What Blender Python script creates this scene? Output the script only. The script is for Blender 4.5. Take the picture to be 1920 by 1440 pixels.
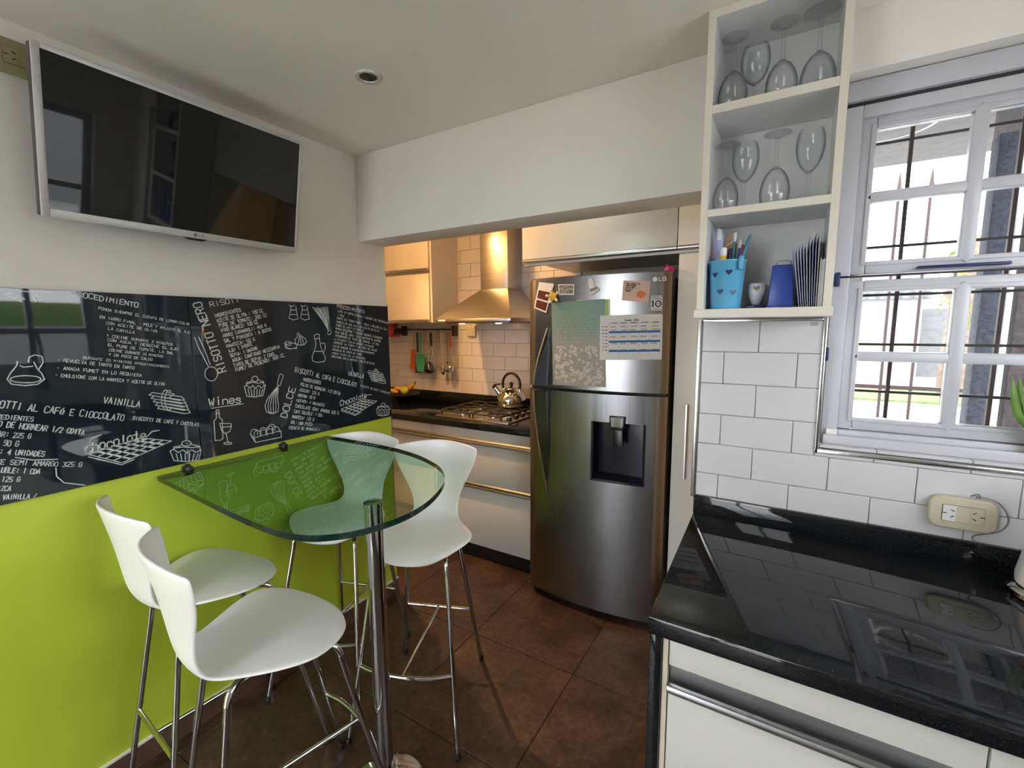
import bpy, bmesh, math, random
from mathutils import Vector, Matrix

for o in list(bpy.data.objects):
    bpy.data.objects.remove(o, do_unlink=True)
SC = bpy.context.scene
COL = SC.collection
random.seed(7)
R = math.radians

# ------------------------------------------------------------------ camera, sky, exposure
cd = bpy.data.cameras.new('camera')
cam = bpy.data.objects.new('camera', cd)
COL.objects.link(cam)
cr = Vector((0.85703169, 0.51523027, -0.00587063))
cu = Vector((-0.0586672, 0.10889344, 0.9923207))
cf = Vector((-0.51191293, 0.85010587, -0.12355224))
M = Matrix.Identity(4)
for i in range(3):
    M[i][0], M[i][1], M[i][2] = cr[i], cu[i], -cf[i]
M.translation = Vector((1.8377, -1.5872, 1.5))
cam.matrix_world = M
cd.sensor_fit = 'HORIZONTAL'
cd.sensor_width = 36.0
cd.lens = 849.77 * 36.0 / 1920.0
cd.clip_start = 0.02
SC.camera = cam

world = bpy.data.worlds.new('sky')
SC.world = world
world.use_nodes = True
wn = world.node_tree.nodes
wl = world.node_tree.links
wn.clear()
wo = wn.new('ShaderNodeOutputWorld')
bg = wn.new('ShaderNodeBackground')
bg.inputs['Color'].default_value = (0.94, 0.96, 1.0, 1)
bg.inputs['Strength'].default_value = 3.4
wl.new(bg.outputs[0], wo.inputs['Surface'])

vs = SC.view_settings
SC.display_settings.display_device = 'sRGB'
vs.view_transform = 'Standard'
vs.look = 'None'
vs.exposure = 1.84
vs.gamma = 1.0
vs.use_curve_mapping = False
cy = SC.cycles
cy.use_denoising = True
cy.max_bounces = 14
cy.diffuse_bounces = 6
cy.glossy_bounces = 6
cy.transmission_bounces = 10
cy.transparent_max_bounces = 24
cy.sample_clamp_indirect = 6.0
cy.caustics_reflective = False
cy.caustics_refractive = False

# ------------------------------------------------------------------ materials
def nodes_of(name):
    m = bpy.data.materials.new(name)
    m.use_nodes = True
    nt = m.node_tree
    return m, nt, nt.nodes['Principled BSDF']

def noise(nt, scale, detail=4.0, rough=0.55, dist=0.0, vec=None):
    n = nt.nodes.new('ShaderNodeTexNoise')
    n.inputs['Scale'].default_value = scale
    n.inputs['Detail'].default_value = detail
    n.inputs['Roughness'].default_value = rough
    n.inputs['Distortion'].default_value = dist
    if vec is not None:
        nt.links.new(vec, n.inputs['Vector'])
    return n

def ramp(nt, fac, stops):
    r = nt.nodes.new('ShaderNodeValToRGB')
    el = r.color_ramp.elements
    while len(el) < len(stops):
        el.new(0.5)
    for e, (p, c) in zip(el, stops):
        e.position = p
        e.color = (c[0], c[1], c[2], 1)
    nt.links.new(fac, r.inputs[0])
    return r

def tex(nt, scale=(1, 1, 1), kind='Object'):
    t = nt.nodes.new('ShaderNodeTexCoord')
    mp = nt.nodes.new('ShaderNodeMapping')
    mp.inputs['Scale'].default_value = scale
    nt.links.new(t.outputs[kind], mp.inputs[0])
    return mp.outputs[0]

def bump(nt, b, h, strength, dist=0.01):
    bp = nt.nodes.new('ShaderNodeBump')
    bp.inputs['Strength'].default_value = strength
    bp.inputs['Distance'].default_value = dist
    nt.links.new(h, bp.inputs['Height'])
    nt.links.new(bp.outputs[0], b.inputs['Normal'])

def plain(name, col, rough=0.5, metal=0.0, vary=0.06, vscale=6.0, bumps=0.0, bscale=60.0, coat=0.0, spec=0.5):
    """Principled material whose colour wanders a little with a noise."""
    m, nt, b = nodes_of(name)
    v = tex(nt)
    n = noise(nt, vscale, 3, vec=v)
    lo = [max(0.0, c * (1 - vary)) for c in col]
    hi = [min(1.0, c * (1 + vary)) for c in col]
    r = ramp(nt, n.outputs[0], [(0.3, lo), (0.7, hi)])
    nt.links.new(r.outputs[0], b.inputs['Base Color'])
    b.inputs['Roughness'].default_value = rough
    b.inputs['Metallic'].default_value = metal
    b.inputs['Coat Weight'].default_value = coat
    b.inputs['Coat Roughness'].default_value = 0.05
    b.inputs['Specular IOR Level'].default_value = spec
    if bumps:
        bump(nt, b, noise(nt, bscale, 3, vec=v).outputs[0], bumps, 0.004)
    return m

def glassy(name, tint, rough=0.0, ior=1.45, gloss=(1, 1, 1), edge=None):
    """Thin clear glass: tinted see-through with a Fresnel mirror on it, lets light through."""
    m = bpy.data.materials.new(name)
    m.use_nodes = True
    nt = m.node_tree
    nt.nodes.clear()
    out = nt.nodes.new('ShaderNodeOutputMaterial')
    mix = nt.nodes.new('ShaderNodeMixShader')
    fr = nt.nodes.new('ShaderNodeFresnel')
    fr.inputs['IOR'].default_value = ior
    tr = nt.nodes.new('ShaderNodeBsdfTransparent')
    tr.inputs['Color'].default_value = (*tint, 1)
    if edge:      # longer way through the wall of the glass towards its rim
        lw = nt.nodes.new('ShaderNodeLayerWeight')
        lw.inputs['Blend'].default_value = 0.35
        er = ramp(nt, lw.outputs['Facing'], [(0.25, tint), (0.95, edge)])
        nt.links.new(er.outputs[0], tr.inputs['Color'])
    gl = nt.nodes.new('ShaderNodeBsdfGlossy')
    gl.inputs['Roughness'].default_value = rough
    gl.inputs['Color'].default_value = (*gloss, 1)
    geo = nt.nodes.new('ShaderNodeNewGeometry')
    mul = nt.nodes.new('ShaderNodeMath')
    mul.operation = 'MULTIPLY'
    inv = nt.nodes.new('ShaderNodeMath')
    inv.operation = 'SUBTRACT'
    inv.inputs[0].default_value = 1.0
    nt.links.new(geo.outputs['Backfacing'], inv.inputs[1])
    nt.links.new(fr.outputs[0], mul.inputs[0])
    nt.links.new(inv.outputs[0], mul.inputs[1])
    nt.links.new(mul.outputs[0], mix.inputs[0])
    nt.links.new(tr.outputs[0], mix.inputs[1])
    nt.links.new(gl.outputs[0], mix.inputs[2])
    nt.links.new(mix.outputs[0], out.inputs['Surface'])
    return m

def brushed(name, col, rough, axis='z', strength=0.25):
    m, nt, b = nodes_of(name)
    sc = {'z': (160, 160, 1.2), 'x': (1.2, 160, 160), 'y': (160, 1.2, 160)}[axis]
    n = noise(nt, 1.0, 4, vec=tex(nt, sc))
    r = ramp(nt, n.outputs[0], [(0.25, [c * 0.9 for c in col]), (0.75, [min(1, c * 1.1) for c in col])])
    nt.links.new(r.outputs[0], b.inputs['Base Color'])
    b.inputs['Metallic'].default_value = 1.0
    rr = nt.nodes.new('ShaderNodeMapRange')
    rr.inputs['To Min'].default_value = rough * 0.94
    rr.inputs['To Max'].default_value = rough * 1.07
    nt.links.new(n.outputs[0], rr.inputs['Value'])
    nt.links.new(rr.outputs[0], b.inputs['Roughness'])
    bump(nt, b, n.outputs[0], strength * 0.04, 0.001)
    return m

MAT = {}
MAT['wall'] = plain('wall_paint', (0.78, 0.74, 0.69), 0.65, vary=0.03, vscale=2.5, bumps=0.08, bscale=90)
MAT['ceiling'] = plain('ceiling_paint', (0.80, 0.755, 0.69), 0.75, vary=0.05, vscale=1.6, bumps=0.12, bscale=40)
MAT['green'] = plain('lime_green_paint', (0.49, 0.59, 0.04), 0.5, vary=0.05, vscale=2.0, bumps=0.05, bscale=80)
MAT['panel'] = plain('backpainted_dark_glass', (0.0105, 0.0185, 0.026), 0.025, vary=0.1, vscale=1.5, spec=0.45)
MAT['chalk'] = plain('chalk_print', (0.62, 0.68, 0.66), 0.25, vary=0.2, vscale=60)
MAT['stool'] = plain('white_lacquer', (0.82, 0.80, 0.78), 0.32, vary=0.02)
MAT['chrome'] = plain('chrome', (0.62, 0.62, 0.63), 0.09, 1.0, vary=0.03)
MAT['black_rubber'] = plain('black_rubber', (0.012, 0.012, 0.012), 0.6)
MAT['black_plastic'] = plain('black_plastic', (0.010, 0.011, 0.012), 0.3)
MAT['steel'] = brushed('fridge_steel', (0.29, 0.29, 0.30), 0.26, 'z')
MAT['steel_plate'] = brushed('dispenser_plate_steel', (0.20, 0.20, 0.215), 0.28, 'z')
MAT['hood_steel'] = brushed('hood_steel', (0.52, 0.50, 0.47), 0.3, 'x')
MAT['fridge_side'] = plain('fridge_side_grey', (0.10, 0.10, 0.11), 0.45)
MAT['cabinet'] = plain('white_melamine', (0.70, 0.685, 0.655), 0.28, vary=0.02)
MAT['cabinet_edge'] = plain('cream_edge_band', (0.66, 0.60, 0.46), 0.4, vary=0.04)
MAT['alu'] = brushed('aluminium', (0.55, 0.56, 0.58), 0.32, 'x')
MAT['trim_alu'] = brushed('trim_aluminium', (0.66, 0.66, 0.66), 0.22, 'z')
MAT['tile'] = plain('white_glazed_tile', (0.60, 0.585, 0.605), 0.14, vary=0.02, vscale=3)
MAT['grout'] = plain('grout', (0.33, 0.31, 0.30), 0.8, vary=0.15, vscale=30)
MAT['floor_grout'] = plain('floor_grout', (0.035, 0.022, 0.016), 0.8)
MAT['window_frame'] = plain('window_white_aluminium', (0.50, 0.505, 0.55), 0.32, vary=0.02)
MAT['dark_gap'] = plain('dark_gap_shade', (0.03, 0.03, 0.04), 0.7)  # near-black colour in place of the shade inside window gaps
MAT['glass_pane'] = glassy('window_glass', (0.97, 0.98, 0.98), 0.0, 1.4)
MAT['clear_glass'] = glassy('stemware_glass', (0.975, 0.98, 0.985), 0.0, 1.55, (1, 1, 1), (0.42, 0.46, 0.48))
MAT['table_glass'] = glassy('green_table_glass', (0.72, 0.87, 0.78), 0.0, 1.52, (0.95, 1, 0.97))
MAT['table_edge'] = plain('dark_green_glass_edge', (0.006, 0.022, 0.017), 0.05, vary=0.2)
MAT['tv_screen'] = plain('tv_screen', (0.0035, 0.005, 0.005), 0.03, vary=0.02, spec=0.5)
MAT['tv_bezel'] = plain('silver_white_bezel', (0.55, 0.54, 0.52), 0.35, 0.2, vary=0.02)
MAT['tv_back'] = plain('tv_grey_back', (0.05, 0.045, 0.042), 0.5)
MAT['beige_plastic'] = plain('aged_beige_plastic', (0.54, 0.50, 0.36), 0.4, vary=0.04)
MAT['beige_dark'] = plain('aged_olive_plastic', (0.30, 0.27, 0.13), 0.4, vary=0.04)
MAT['white_plastic'] = plain('white_plastic', (0.70, 0.70, 0.70), 0.35, vary=0.02)
MAT['shelf'] = plain('shelf_white_melamine', (0.66, 0.66, 0.66), 0.35, vary=0.02)
MAT['shelf_edge'] = plain('shelf_cream_edge', (0.66, 0.61, 0.53), 0.4, vary=0.03)
MAT['pail'] = plain('light_blue_enamel', (0.10, 0.36, 0.58), 0.3, vary=0.04)
MAT['royal'] = plain('royal_blue_plastic', (0.018, 0.055, 0.30), 0.35, vary=0.06)
MAT['navy'] = plain('navy_plastic', (0.012, 0.018, 0.09), 0.4)
MAT['paper'] = plain('paper_white', (0.70, 0.70, 0.72), 0.7, vary=0.02)
MAT['paper_blue'] = plain('paper_bluish', (0.42, 0.45, 0.66), 0.7, vary=0.05)
MAT['kraft'] = plain('kraft_brown', (0.33, 0.21, 0.13), 0.7)
MAT['ink'] = plain('print_ink', (0.03, 0.03, 0.035), 0.6)
MAT['ink_grey'] = plain('print_grey', (0.20, 0.21, 0.21), 0.6)
MAT['ink_blue'] = plain('print_blue', (0.02, 0.12, 0.38), 0.6)
MAT['ink_white'] = plain('print_white', (0.78, 0.78, 0.76), 0.6)
MAT['pink_card'] = plain('pale_pink_card', (0.66, 0.46, 0.40), 0.6)
MAT['orange_print'] = plain('orange_print', (0.75, 0.14, 0.03), 0.6)
MAT['lime_paper'] = plain('lime_paper', (0.38, 0.55, 0.14), 0.6)
MAT['photo_red'] = None
MAT['photo_grey'] = None
MAT['yellow'] = plain('yellow_plastic', (0.75, 0.45, 0.03), 0.4)
MAT['purple'] = plain('purple_plastic', (0.12, 0.03, 0.30), 0.4)
MAT['red'] = plain('red_plastic', (0.40, 0.03, 0.03), 0.4)
MAT['teal'] = plain('teal_pen', (0.01, 0.16, 0.22), 0.35)
MAT['magenta'] = plain('magenta_plastic', (0.62, 0.02, 0.20), 0.4)
MAT['orange'] = plain('orange_silicone', (0.50, 0.11, 0.02), 0.45)
MAT['teal_green'] = plain('teal_green_silicone', (0.05, 0.36, 0.22), 0.45)
MAT['utensil_steel'] = plain('utensil_steel', (0.6, 0.58, 0.55), 0.2, 1.0)
MAT['banana'] = plain('banana_skin', (0.72, 0.36, 0.03), 0.5, vary=0.2, vscale=20)
MAT['lime'] = plain('lime_peel', (0.48, 0.52, 0.03), 0.4)
MAT['stem_brown'] = plain('stem_brown', (0.06, 0.035, 0.02), 0.7)
MAT['leaf'] = plain('leaf_green', (0.09, 0.18, 0.03), 0.45, vary=0.2, vscale=20)
MAT['terracotta'] = plain('terracotta', (0.35, 0.15, 0.08), 0.7)
MAT['iron'] = plain('black_iron', (0.02, 0.018, 0.02), 0.5)
MAT['rust_iron'] = plain('rusty_fence_iron', (0.035, 0.018, 0.016), 0.6)
MAT['stone'] = None

def granite():
    m, nt, b = nodes_of('black_granite')
    v = tex(nt)
    n = noise(nt, 420, 2, vec=v)
    r = ramp(nt, n.outputs[0], [(0.45, (0.0045, 0.006, 0.008)), (0.62, (0.010, 0.012, 0.015)), (0.76, (0.05, 0.055, 0.06))])
    nt.links.new(r.outputs[0], b.inputs['Base Color'])
    b.inputs['Roughness'].default_value = 0.045
    b.inputs['Specular IOR Level'].default_value = 0.5
    return m
MAT['granite'] = granite()

def floor_tile():
    m, nt, b = nodes_of('rust_brown_floor_tile')
    v = tex(nt)
    g = nt.nodes.new('ShaderNodeNewGeometry')
    n1 = noise(nt, 5.0, 8, 0.65, 0.6, vec=g.outputs['Position'])
    n2 = noise(nt, 38.0, 6, 0.7, vec=g.outputs['Position'])
    mx = nt.nodes.new('ShaderNodeMix')
    mx.data_type = 'FLOAT'
    mx.inputs[0].default_value = 0.45
    nt.links.new(n1.outputs[0], mx.inputs[2])
    nt.links.new(n2.outputs[0], mx.inputs[3])
    r = ramp(nt, mx.outputs[0], [(0.37, (0.018, 0.010, 0.008)), (0.50, (0.058, 0.030, 0.020)), (0.61, (0.115, 0.066, 0.046))])
    nt.links.new(r.outputs[0], b.inputs['Base Color'])
    b.inputs['Roughness'].default_value = 0.42
    bump(nt, b, n2.outputs[0], 0.12, 0.003)
    return m
MAT['floor'] = floor_tile()
MAT['baseboard'] = plain('brown_skirting_tile', (0.12, 0.065, 0.05), 0.35, vary=0.2, vscale=12)

def rough_stone(name, a, b_, scale, bs):
    m, nt, b = nodes_of(name)
    v = tex(nt)
    n = noise(nt, scale, 8, 0.7, vec=v)
    r = ramp(nt, n.outputs[0], [(0.35, a), (0.65, b_)])
    nt.links.new(r.outputs[0], b.inputs['Base Color'])
    b.inputs['Roughness'].default_value = 0.9
    bump(nt, b, n.outputs[0], bs, 0.02)
    return m
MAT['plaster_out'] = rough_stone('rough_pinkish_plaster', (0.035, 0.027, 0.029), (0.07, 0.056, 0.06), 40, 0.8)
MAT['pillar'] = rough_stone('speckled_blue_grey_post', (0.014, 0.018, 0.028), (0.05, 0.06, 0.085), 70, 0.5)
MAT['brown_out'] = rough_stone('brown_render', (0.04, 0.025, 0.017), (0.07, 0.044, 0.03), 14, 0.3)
MAT['pavement'] = rough_stone('pale_pavement', (0.46, 0.45, 0.435), (0.56, 0.55, 0.535), 3, 0.1)
MAT['lawn'] = rough_stone('lawn_green', (0.05, 0.085, 0.018), (0.09, 0.135, 0.035), 8, 0.4)
MAT['house_white'] = rough_stone('white_house_render', (0.24, 0.245, 0.25), (0.28, 0.285, 0.29), 4, 0.1)
MAT['roof_out'] = rough_stone('grey_roof_sheet', (0.10, 0.10, 0.105), (0.14, 0.14, 0.145), 6, 0.2)
MAT['bark'] = rough_stone('sunny_bark', (0.09, 0.06, 0.04), (0.17, 0.13, 0.10), 9, 0.8)
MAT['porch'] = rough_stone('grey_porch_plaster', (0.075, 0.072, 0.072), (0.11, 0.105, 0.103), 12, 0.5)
MAT['hedge'] = rough_stone('hedge_green', (0.07, 0.12, 0.015), (0.15, 0.23, 0.03), 20, 0.8)

# ------------------------------------------------------------------ mesh building helpers
class MB:
    def __init__(s):
        s.v, s.f = [], []
    def add(s, v, f):
        n = len(s.v)
        s.v += [tuple(p) for p in v]
        s.f += [tuple(i + n for i in q) for q in f]
        return s
    def box(s, x0, x1, y0, y1, z0, z1):
        return s.add([(x0, y0, z0), (x1, y0, z0), (x1, y1, z0), (x0, y1, z0), (x0, y0, z1), (x1, y0, z1), (x1, y1, z1), (x0, y1, z1)],
                     [(0, 3, 2, 1), (4, 5, 6, 7), (0, 1, 5, 4), (1, 2, 6, 5), (2, 3, 7, 6), (3, 0, 4, 7)])
    def tube(s, path, r, n=10, caps=True, flat=1.0):
        P = [Vector(p) for p in path]
        rr = r if isinstance(r, (list, tuple)) else [r] * len(P)
        T = []
        for i in range(len(P)):
            a = P[max(0, i - 1)]
            b = P[min(len(P) - 1, i + 1)]
            T.append((b - a).normalized())
        up = Vector((0, 0, 1)) if abs(T[0].z) < 0.9 else Vector((1, 0, 0))
        N = (up - T[0] * up.dot(T[0])).normalized()
        vs, fs = [], []
        for i, p in enumerate(P):
            N = (N - T[i] * N.dot(T[i])).normalized()
            B = T[i].cross(N)
            for k in range(n):
                a = 2 * math.pi * k / n
                vs.append(p + (N * math.cos(a) + B * math.sin(a) * flat) * rr[i])
        for i in range(len(P) - 1):
            for k in range(n):
                fs.append((i * n + k, i * n + (k + 1) % n, (i + 1) * n + (k + 1) % n, (i + 1) * n + k))
        if caps:
            fs.append(tuple(range(n - 1, -1, -1)))
            fs.append(tuple(range((len(P) - 1) * n, len(P) * n)))
        return s.add(vs, fs)
    def lathe(s, prof, c=(0, 0, 0), n=28, cap0=True, cap1=True):
        vs, fs = [], []
        for r, z in prof:
            for k in range(n):
                a = 2 * math.pi * k / n
                vs.append((c[0] + r * math.cos(a), c[1] + r * math.sin(a), c[2] + z))
        for i in range(len(prof) - 1):
            for k in range(n):
                fs.append((i * n + k, i * n + (k + 1) % n, (i + 1) * n + (k + 1) % n, (i + 1) * n + k))
        if cap0:
            fs.append(tuple(range(n - 1, -1, -1)))
        if cap1:
            fs.append(tuple(range((len(prof) - 1) * n, len(prof) * n)))
        return s.add(vs, fs)
    def prism(s, pts, d0, d1, axis='z'):
        """outline pts (a,b) swept from d0 to d1 along axis; z: (x,y), y: (x,z), x: (y,z)"""
        def P(a, b, d):
            return (a, b, d) if axis == 'z' else ((a, d, b) if axis == 'y' else (d, a, b))
        n = len(pts)
        area = sum(pts[i][0] * pts[(i + 1) % n][1] - pts[(i + 1) % n][0] * pts[i][1] for i in range(n))
        if area < 0:
            pts = pts[::-1]
        if axis == 'y':
            d0, d1 = d1, d0
        if d0 > d1 and axis != 'y':
            d0, d1 = d1, d0
        vs = [P(a, b, d0) for a, b in pts] + [P(a, b, d1) for a, b in pts]
        fs = [tuple(range(n - 1, -1, -1)), tuple(range(n, 2 * n))]
        for i in range(n):
            j = (i + 1) % n
            fs.append((i, j, n + j, n + i))
        return s.add(vs, fs)
    def grid(s, fn, nu, nv):
        vs = [fn(i / nu, j / nv) for i in range(nu + 1) for j in range(nv + 1)]
        fs = [(i * (nv + 1) + j, i * (nv + 1) + j + 1, (i + 1) * (nv + 1) + j + 1, (i + 1) * (nv + 1) + j) for i in range(nu) for j in range(nv)]
        return s.add(vs, fs)

OFF = {}

def obj(name, mb, mat, parent=None, bevel=0.0, seg=2, smooth=40, kind=None, fix=False):
    me = bpy.data.meshes.new(name)
    o = bpy.data.objects.new(name, me)
    off = OFF.get(parent.name, Vector((0, 0, 0))) if parent else Vector((0, 0, 0))
    me.from_pydata([Vector(p) - off for p in mb.v], [], mb.f)
    if bevel or fix:
        bm = bmesh.new()
        bm.from_mesh(me)
        if fix:
            bmesh.ops.remove_doubles(bm, verts=bm.verts, dist=1e-5)
            bmesh.ops.recalc_face_normals(bm, faces=bm.faces)
        if bevel:
            ed = [e for e in bm.edges if len(e.link_faces) == 2 and e.calc_face_angle(0) > 0.6]
            bmesh.ops.bevel(bm, geom=ed, offset=bevel, segments=seg, affect='EDGES', clamp_overlap=True, profile=0.5)
        bm.to_mesh(me)
        bm.free()
    me.materials.append(MAT[mat] if isinstance(mat, str) else mat)
    if smooth:
        me.shade_smooth()
        me.set_sharp_from_angle(angle=R(smooth))
    COL.objects.link(o)
    if parent:
        o.parent = parent
        OFF[o.name] = off
    if kind:
        o['kind'] = kind
    return o

def tag(o, label, cat, group=None):
    o['label'] = label
    o['category'] = cat
    if group:
        o['group'] = group
    return o

def thing(name, label, cat, loc=(0, 0, 0), group=None, kind=None):
    o = bpy.data.objects.new(name, None)
    o.empty_display_size = 0.05
    COL.objects.link(o)
    o.location = loc
    OFF[o.name] = Vector(loc)
    if label:
        tag(o, label, cat, group)
    if kind:
        o['kind'] = kind
    return o

def copy_tree(o, parent=None):
    c = o.copy()
    COL.objects.link(c)
    c.parent = parent
    for ch in list(o.children):
        copy_tree(ch, c)
    return c

def arc(cx, cy_, rx, ry, a0, a1, n=10):
    return [(cx + rx * math.cos(R(a0 + (a1 - a0) * i / n)), cy_ + ry * math.sin(R(a0 + (a1 - a0) * i / n))) for i in range(n + 1)]

def spline(pts, n=8):
    """Catmull-Rom through pts"""
    P = [Vector(p) for p in pts]
    out = []
    for i in range(len(P) - 1):
        a = P[i - 1] if i else P[0] * 2 - P[1]
        b, c = P[i], P[i + 1]
        d = P[i + 2] if i + 2 < len(P) else P[-1] * 2 - P[-2]
        for k in range(n):
            t = k / n
            out.append(0.5 * ((2 * b) + (c - a) * t + (2 * a - 5 * b + 4 * c - d) * t * t + (3 * b - a - 3 * c + d) * t ** 3))
    out.append(P[-1])
    return out

# single-stroke lettering, glyph box 4 wide, 6 high
GL = {'A': '00 26 40|12 32', 'B': '00 06 36 45 44 33 03|33 42 41 30 00', 'C': '45 36 16 05 01 10 30 41', 'D': '00 06 26 44 42 20 00', 'E': '46 06 00 40|03 33',
      'F': '46 06 00|03 33', 'G': '45 36 16 05 01 10 30 41 43 23', 'H': '00 06|40 46|03 43', 'I': '20 26', 'J': '46 41 30 10 01', 'K': '00 06|46 03 40',
      'L': '06 00 40', 'M': '00 06 23 46 40', 'N': '00 06 40 46', 'O': '10 01 05 16 36 45 41 30 10', 'P': '00 06 36 45 44 33 03', 'Q': '10 01 05 16 36 45 41 30 10|22 40',
      'R': '00 06 36 45 44 33 03|23 40', 'S': '45 36 16 05 04 13 33 42 41 30 10 01', 'T': '06 46|26 20', 'U': '06 01 10 30 41 46', 'V': '06 20 46', 'W': '06 10 24 30 46',
      'X': '00 46|06 40', 'Y': '06 23 46|23 20', 'Z': '06 46 00 40', '0': '10 01 05 16 36 45 41 30 10', '1': '15 26 20', '2': '05 16 36 45 44 00 40', '3': '06 46 23 42 41 30 10 01',
      '4': '30 36 02 42', '5': '46 06 03 33 42 41 30 00', '6': '46 16 04 01 10 30 41 42 33 03', '7': '06 46 10', '8': '13 04 05 16 36 45 44 33 13 02 01 10 30 41 42 33',
      '9': '00 30 42 45 36 16 05 04 13 43', ':': '21 22|24 25', '.': '20 21', ',': '10 21', '-': '13 33', '/': '00 46', '(': '36 24 22 30',
      'e': '02 42 43 34 14 03 01 10 30 41', 'é': '02 42 43 34 14 03 01 10 30 41|25 36', 'i': '20 24|25 26', 'n': '00 04|03 14 34 43 40', 's': '43 34 14 03 32 41 30 10 01', 'h': '00 06|03 14 34 43 40',
      'o': '10 01 03 14 34 43 41 30 10', 'c': '43 34 14 03 01 10 30 41', 'l': '26 21 30', 'a': '43 34 14 03 01 10 30 41|44 41 40', 't': '26 21 30 40|04 34'}

def ribbon(mb, pts, w, to3):
    """flat ribbon of half-width w along 2-D polyline pts"""
    for i in range(len(pts) - 1):
        a, b = pts[i], pts[i + 1]
        dx, dy = b[0] - a[0], b[1] - a[1]
        l = math.hypot(dx, dy)
        if l < 1e-7:
            continue
        ux, uy = dx / l, dy / l
        e = w * 0.5
        a2 = (a[0] - ux * e, a[1] - uy * e)
        b2 = (b[0] + ux * e, b[1] + uy * e)
        nx, ny = -uy * w, ux * w
        mb.add([to3(a2[0] - nx, a2[1] - ny), to3(b2[0] - nx, b2[1] - ny), to3(b2[0] + nx, b2[1] + ny), to3(a2[0] + nx, a2[1] + ny)], [(0, 1, 2, 3)])

def letters(mb, txt, a0, b0, a1, b1, h, to3, w=None, jit=0.0, slant=0.0):
    """stroke text from (a0,b0) to (a1,b1) along its baseline, cap height h"""
    dx, dy = a1 - a0, b1 - b0
    L_ = math.hypot(dx, dy)
    ex, ey = dx / L_, dy / L_
    step = L_ / len(txt)
    w = w or h * 0.075
    for i, ch in enumerate(txt):
        g = GL.get(ch)
        if not g:
            continue
        cw = step * 0.74
        jy = random.uniform(-jit, jit) * h
        js = 1 + random.uniform(-jit, jit)
        for st in g.split('|'):
            pts = []
            for q in st.split():
                u = i * step + int(q[0]) / 4 * cw + slant * int(q[1]) / 6 * h
                v = int(q[1]) / 6 * h * js + jy
                pts.append((a0 + ex * u - ey * v, b0 + ey * u + ex * v))
            ribbon(mb, pts, w, to3)
    return mb
MAT['navy_black'] = plain('navy_black_gloss', (0.010, 0.013, 0.028), 0.15, vary=0.05)
MAT['handle_dark'] = plain('smoked_steel_handle', (0.10, 0.105, 0.105), 0.2, 1.0, vary=0.05)
MAT['kettle_steel'] = plain('polished_kettle_steel', (0.66, 0.65, 0.63), 0.08, 1.0, vary=0.02)
MAT['bowl_dark'] = plain('dark_bowl_glaze', (0.02, 0.016, 0.014), 0.25)
MAT['daisy_white'] = plain('daisy_print', (0.60, 0.57, 0.53), 0.6)
def poster_mat():
    m, nt, b = nodes_of('teal_to_grey_poster')
    g = nt.nodes.new('ShaderNodeNewGeometry')
    s = nt.nodes.new('ShaderNodeSeparateXYZ')
    nt.links.new(g.outputs['Position'], s.inputs[0])
    n = noise(nt, 90, 4, vec=g.outputs['Position'])
    mr = nt.nodes.new('ShaderNodeMapRange')
    mr.inputs['From Min'].default_value = 1.21
    mr.inputs['From Max'].default_value = 1.63
    nt.links.new(s.outputs['Z'], mr.inputs['Value'])
    r = ramp(nt, mr.outputs[0], [(0.0, (0.36, 0.34, 0.31)), (0.5, (0.33, 0.34, 0.32)), (0.68, (0.22, 0.34, 0.31)), (1.0, (0.16, 0.30, 0.27))])
    mx = nt.nodes.new('ShaderNodeMix')
    mx.data_type = 'RGBA'
    mx.blend_type = 'MULTIPLY'
    mx.inputs[0].default_value = 0.35
    nt.links.new(r.outputs[0], mx.inputs[6])
    r2 = ramp(nt, n.outputs[0], [(0.35, (0.45, 0.45, 0.45)), (0.6, (1, 1, 1))])
    nt.links.new(r2.outputs[0], mx.inputs[7])
    nt.links.new(mx.outputs[2], b.inputs['Base Color'])
    b.inputs['Roughness'].default_value = 0.5
    return m
MAT['poster'] = poster_mat()

MAT['photo_red'] = rough_stone('photo_dark_red', (0.006, 0.005, 0.005), (0.17, 0.035, 0.022), 110, 0.0)
MAT['photo_grey'] = rough_stone('photo_grey', (0.012, 0.012, 0.012), (0.45, 0.44, 0.43), 110, 0.0)

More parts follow.
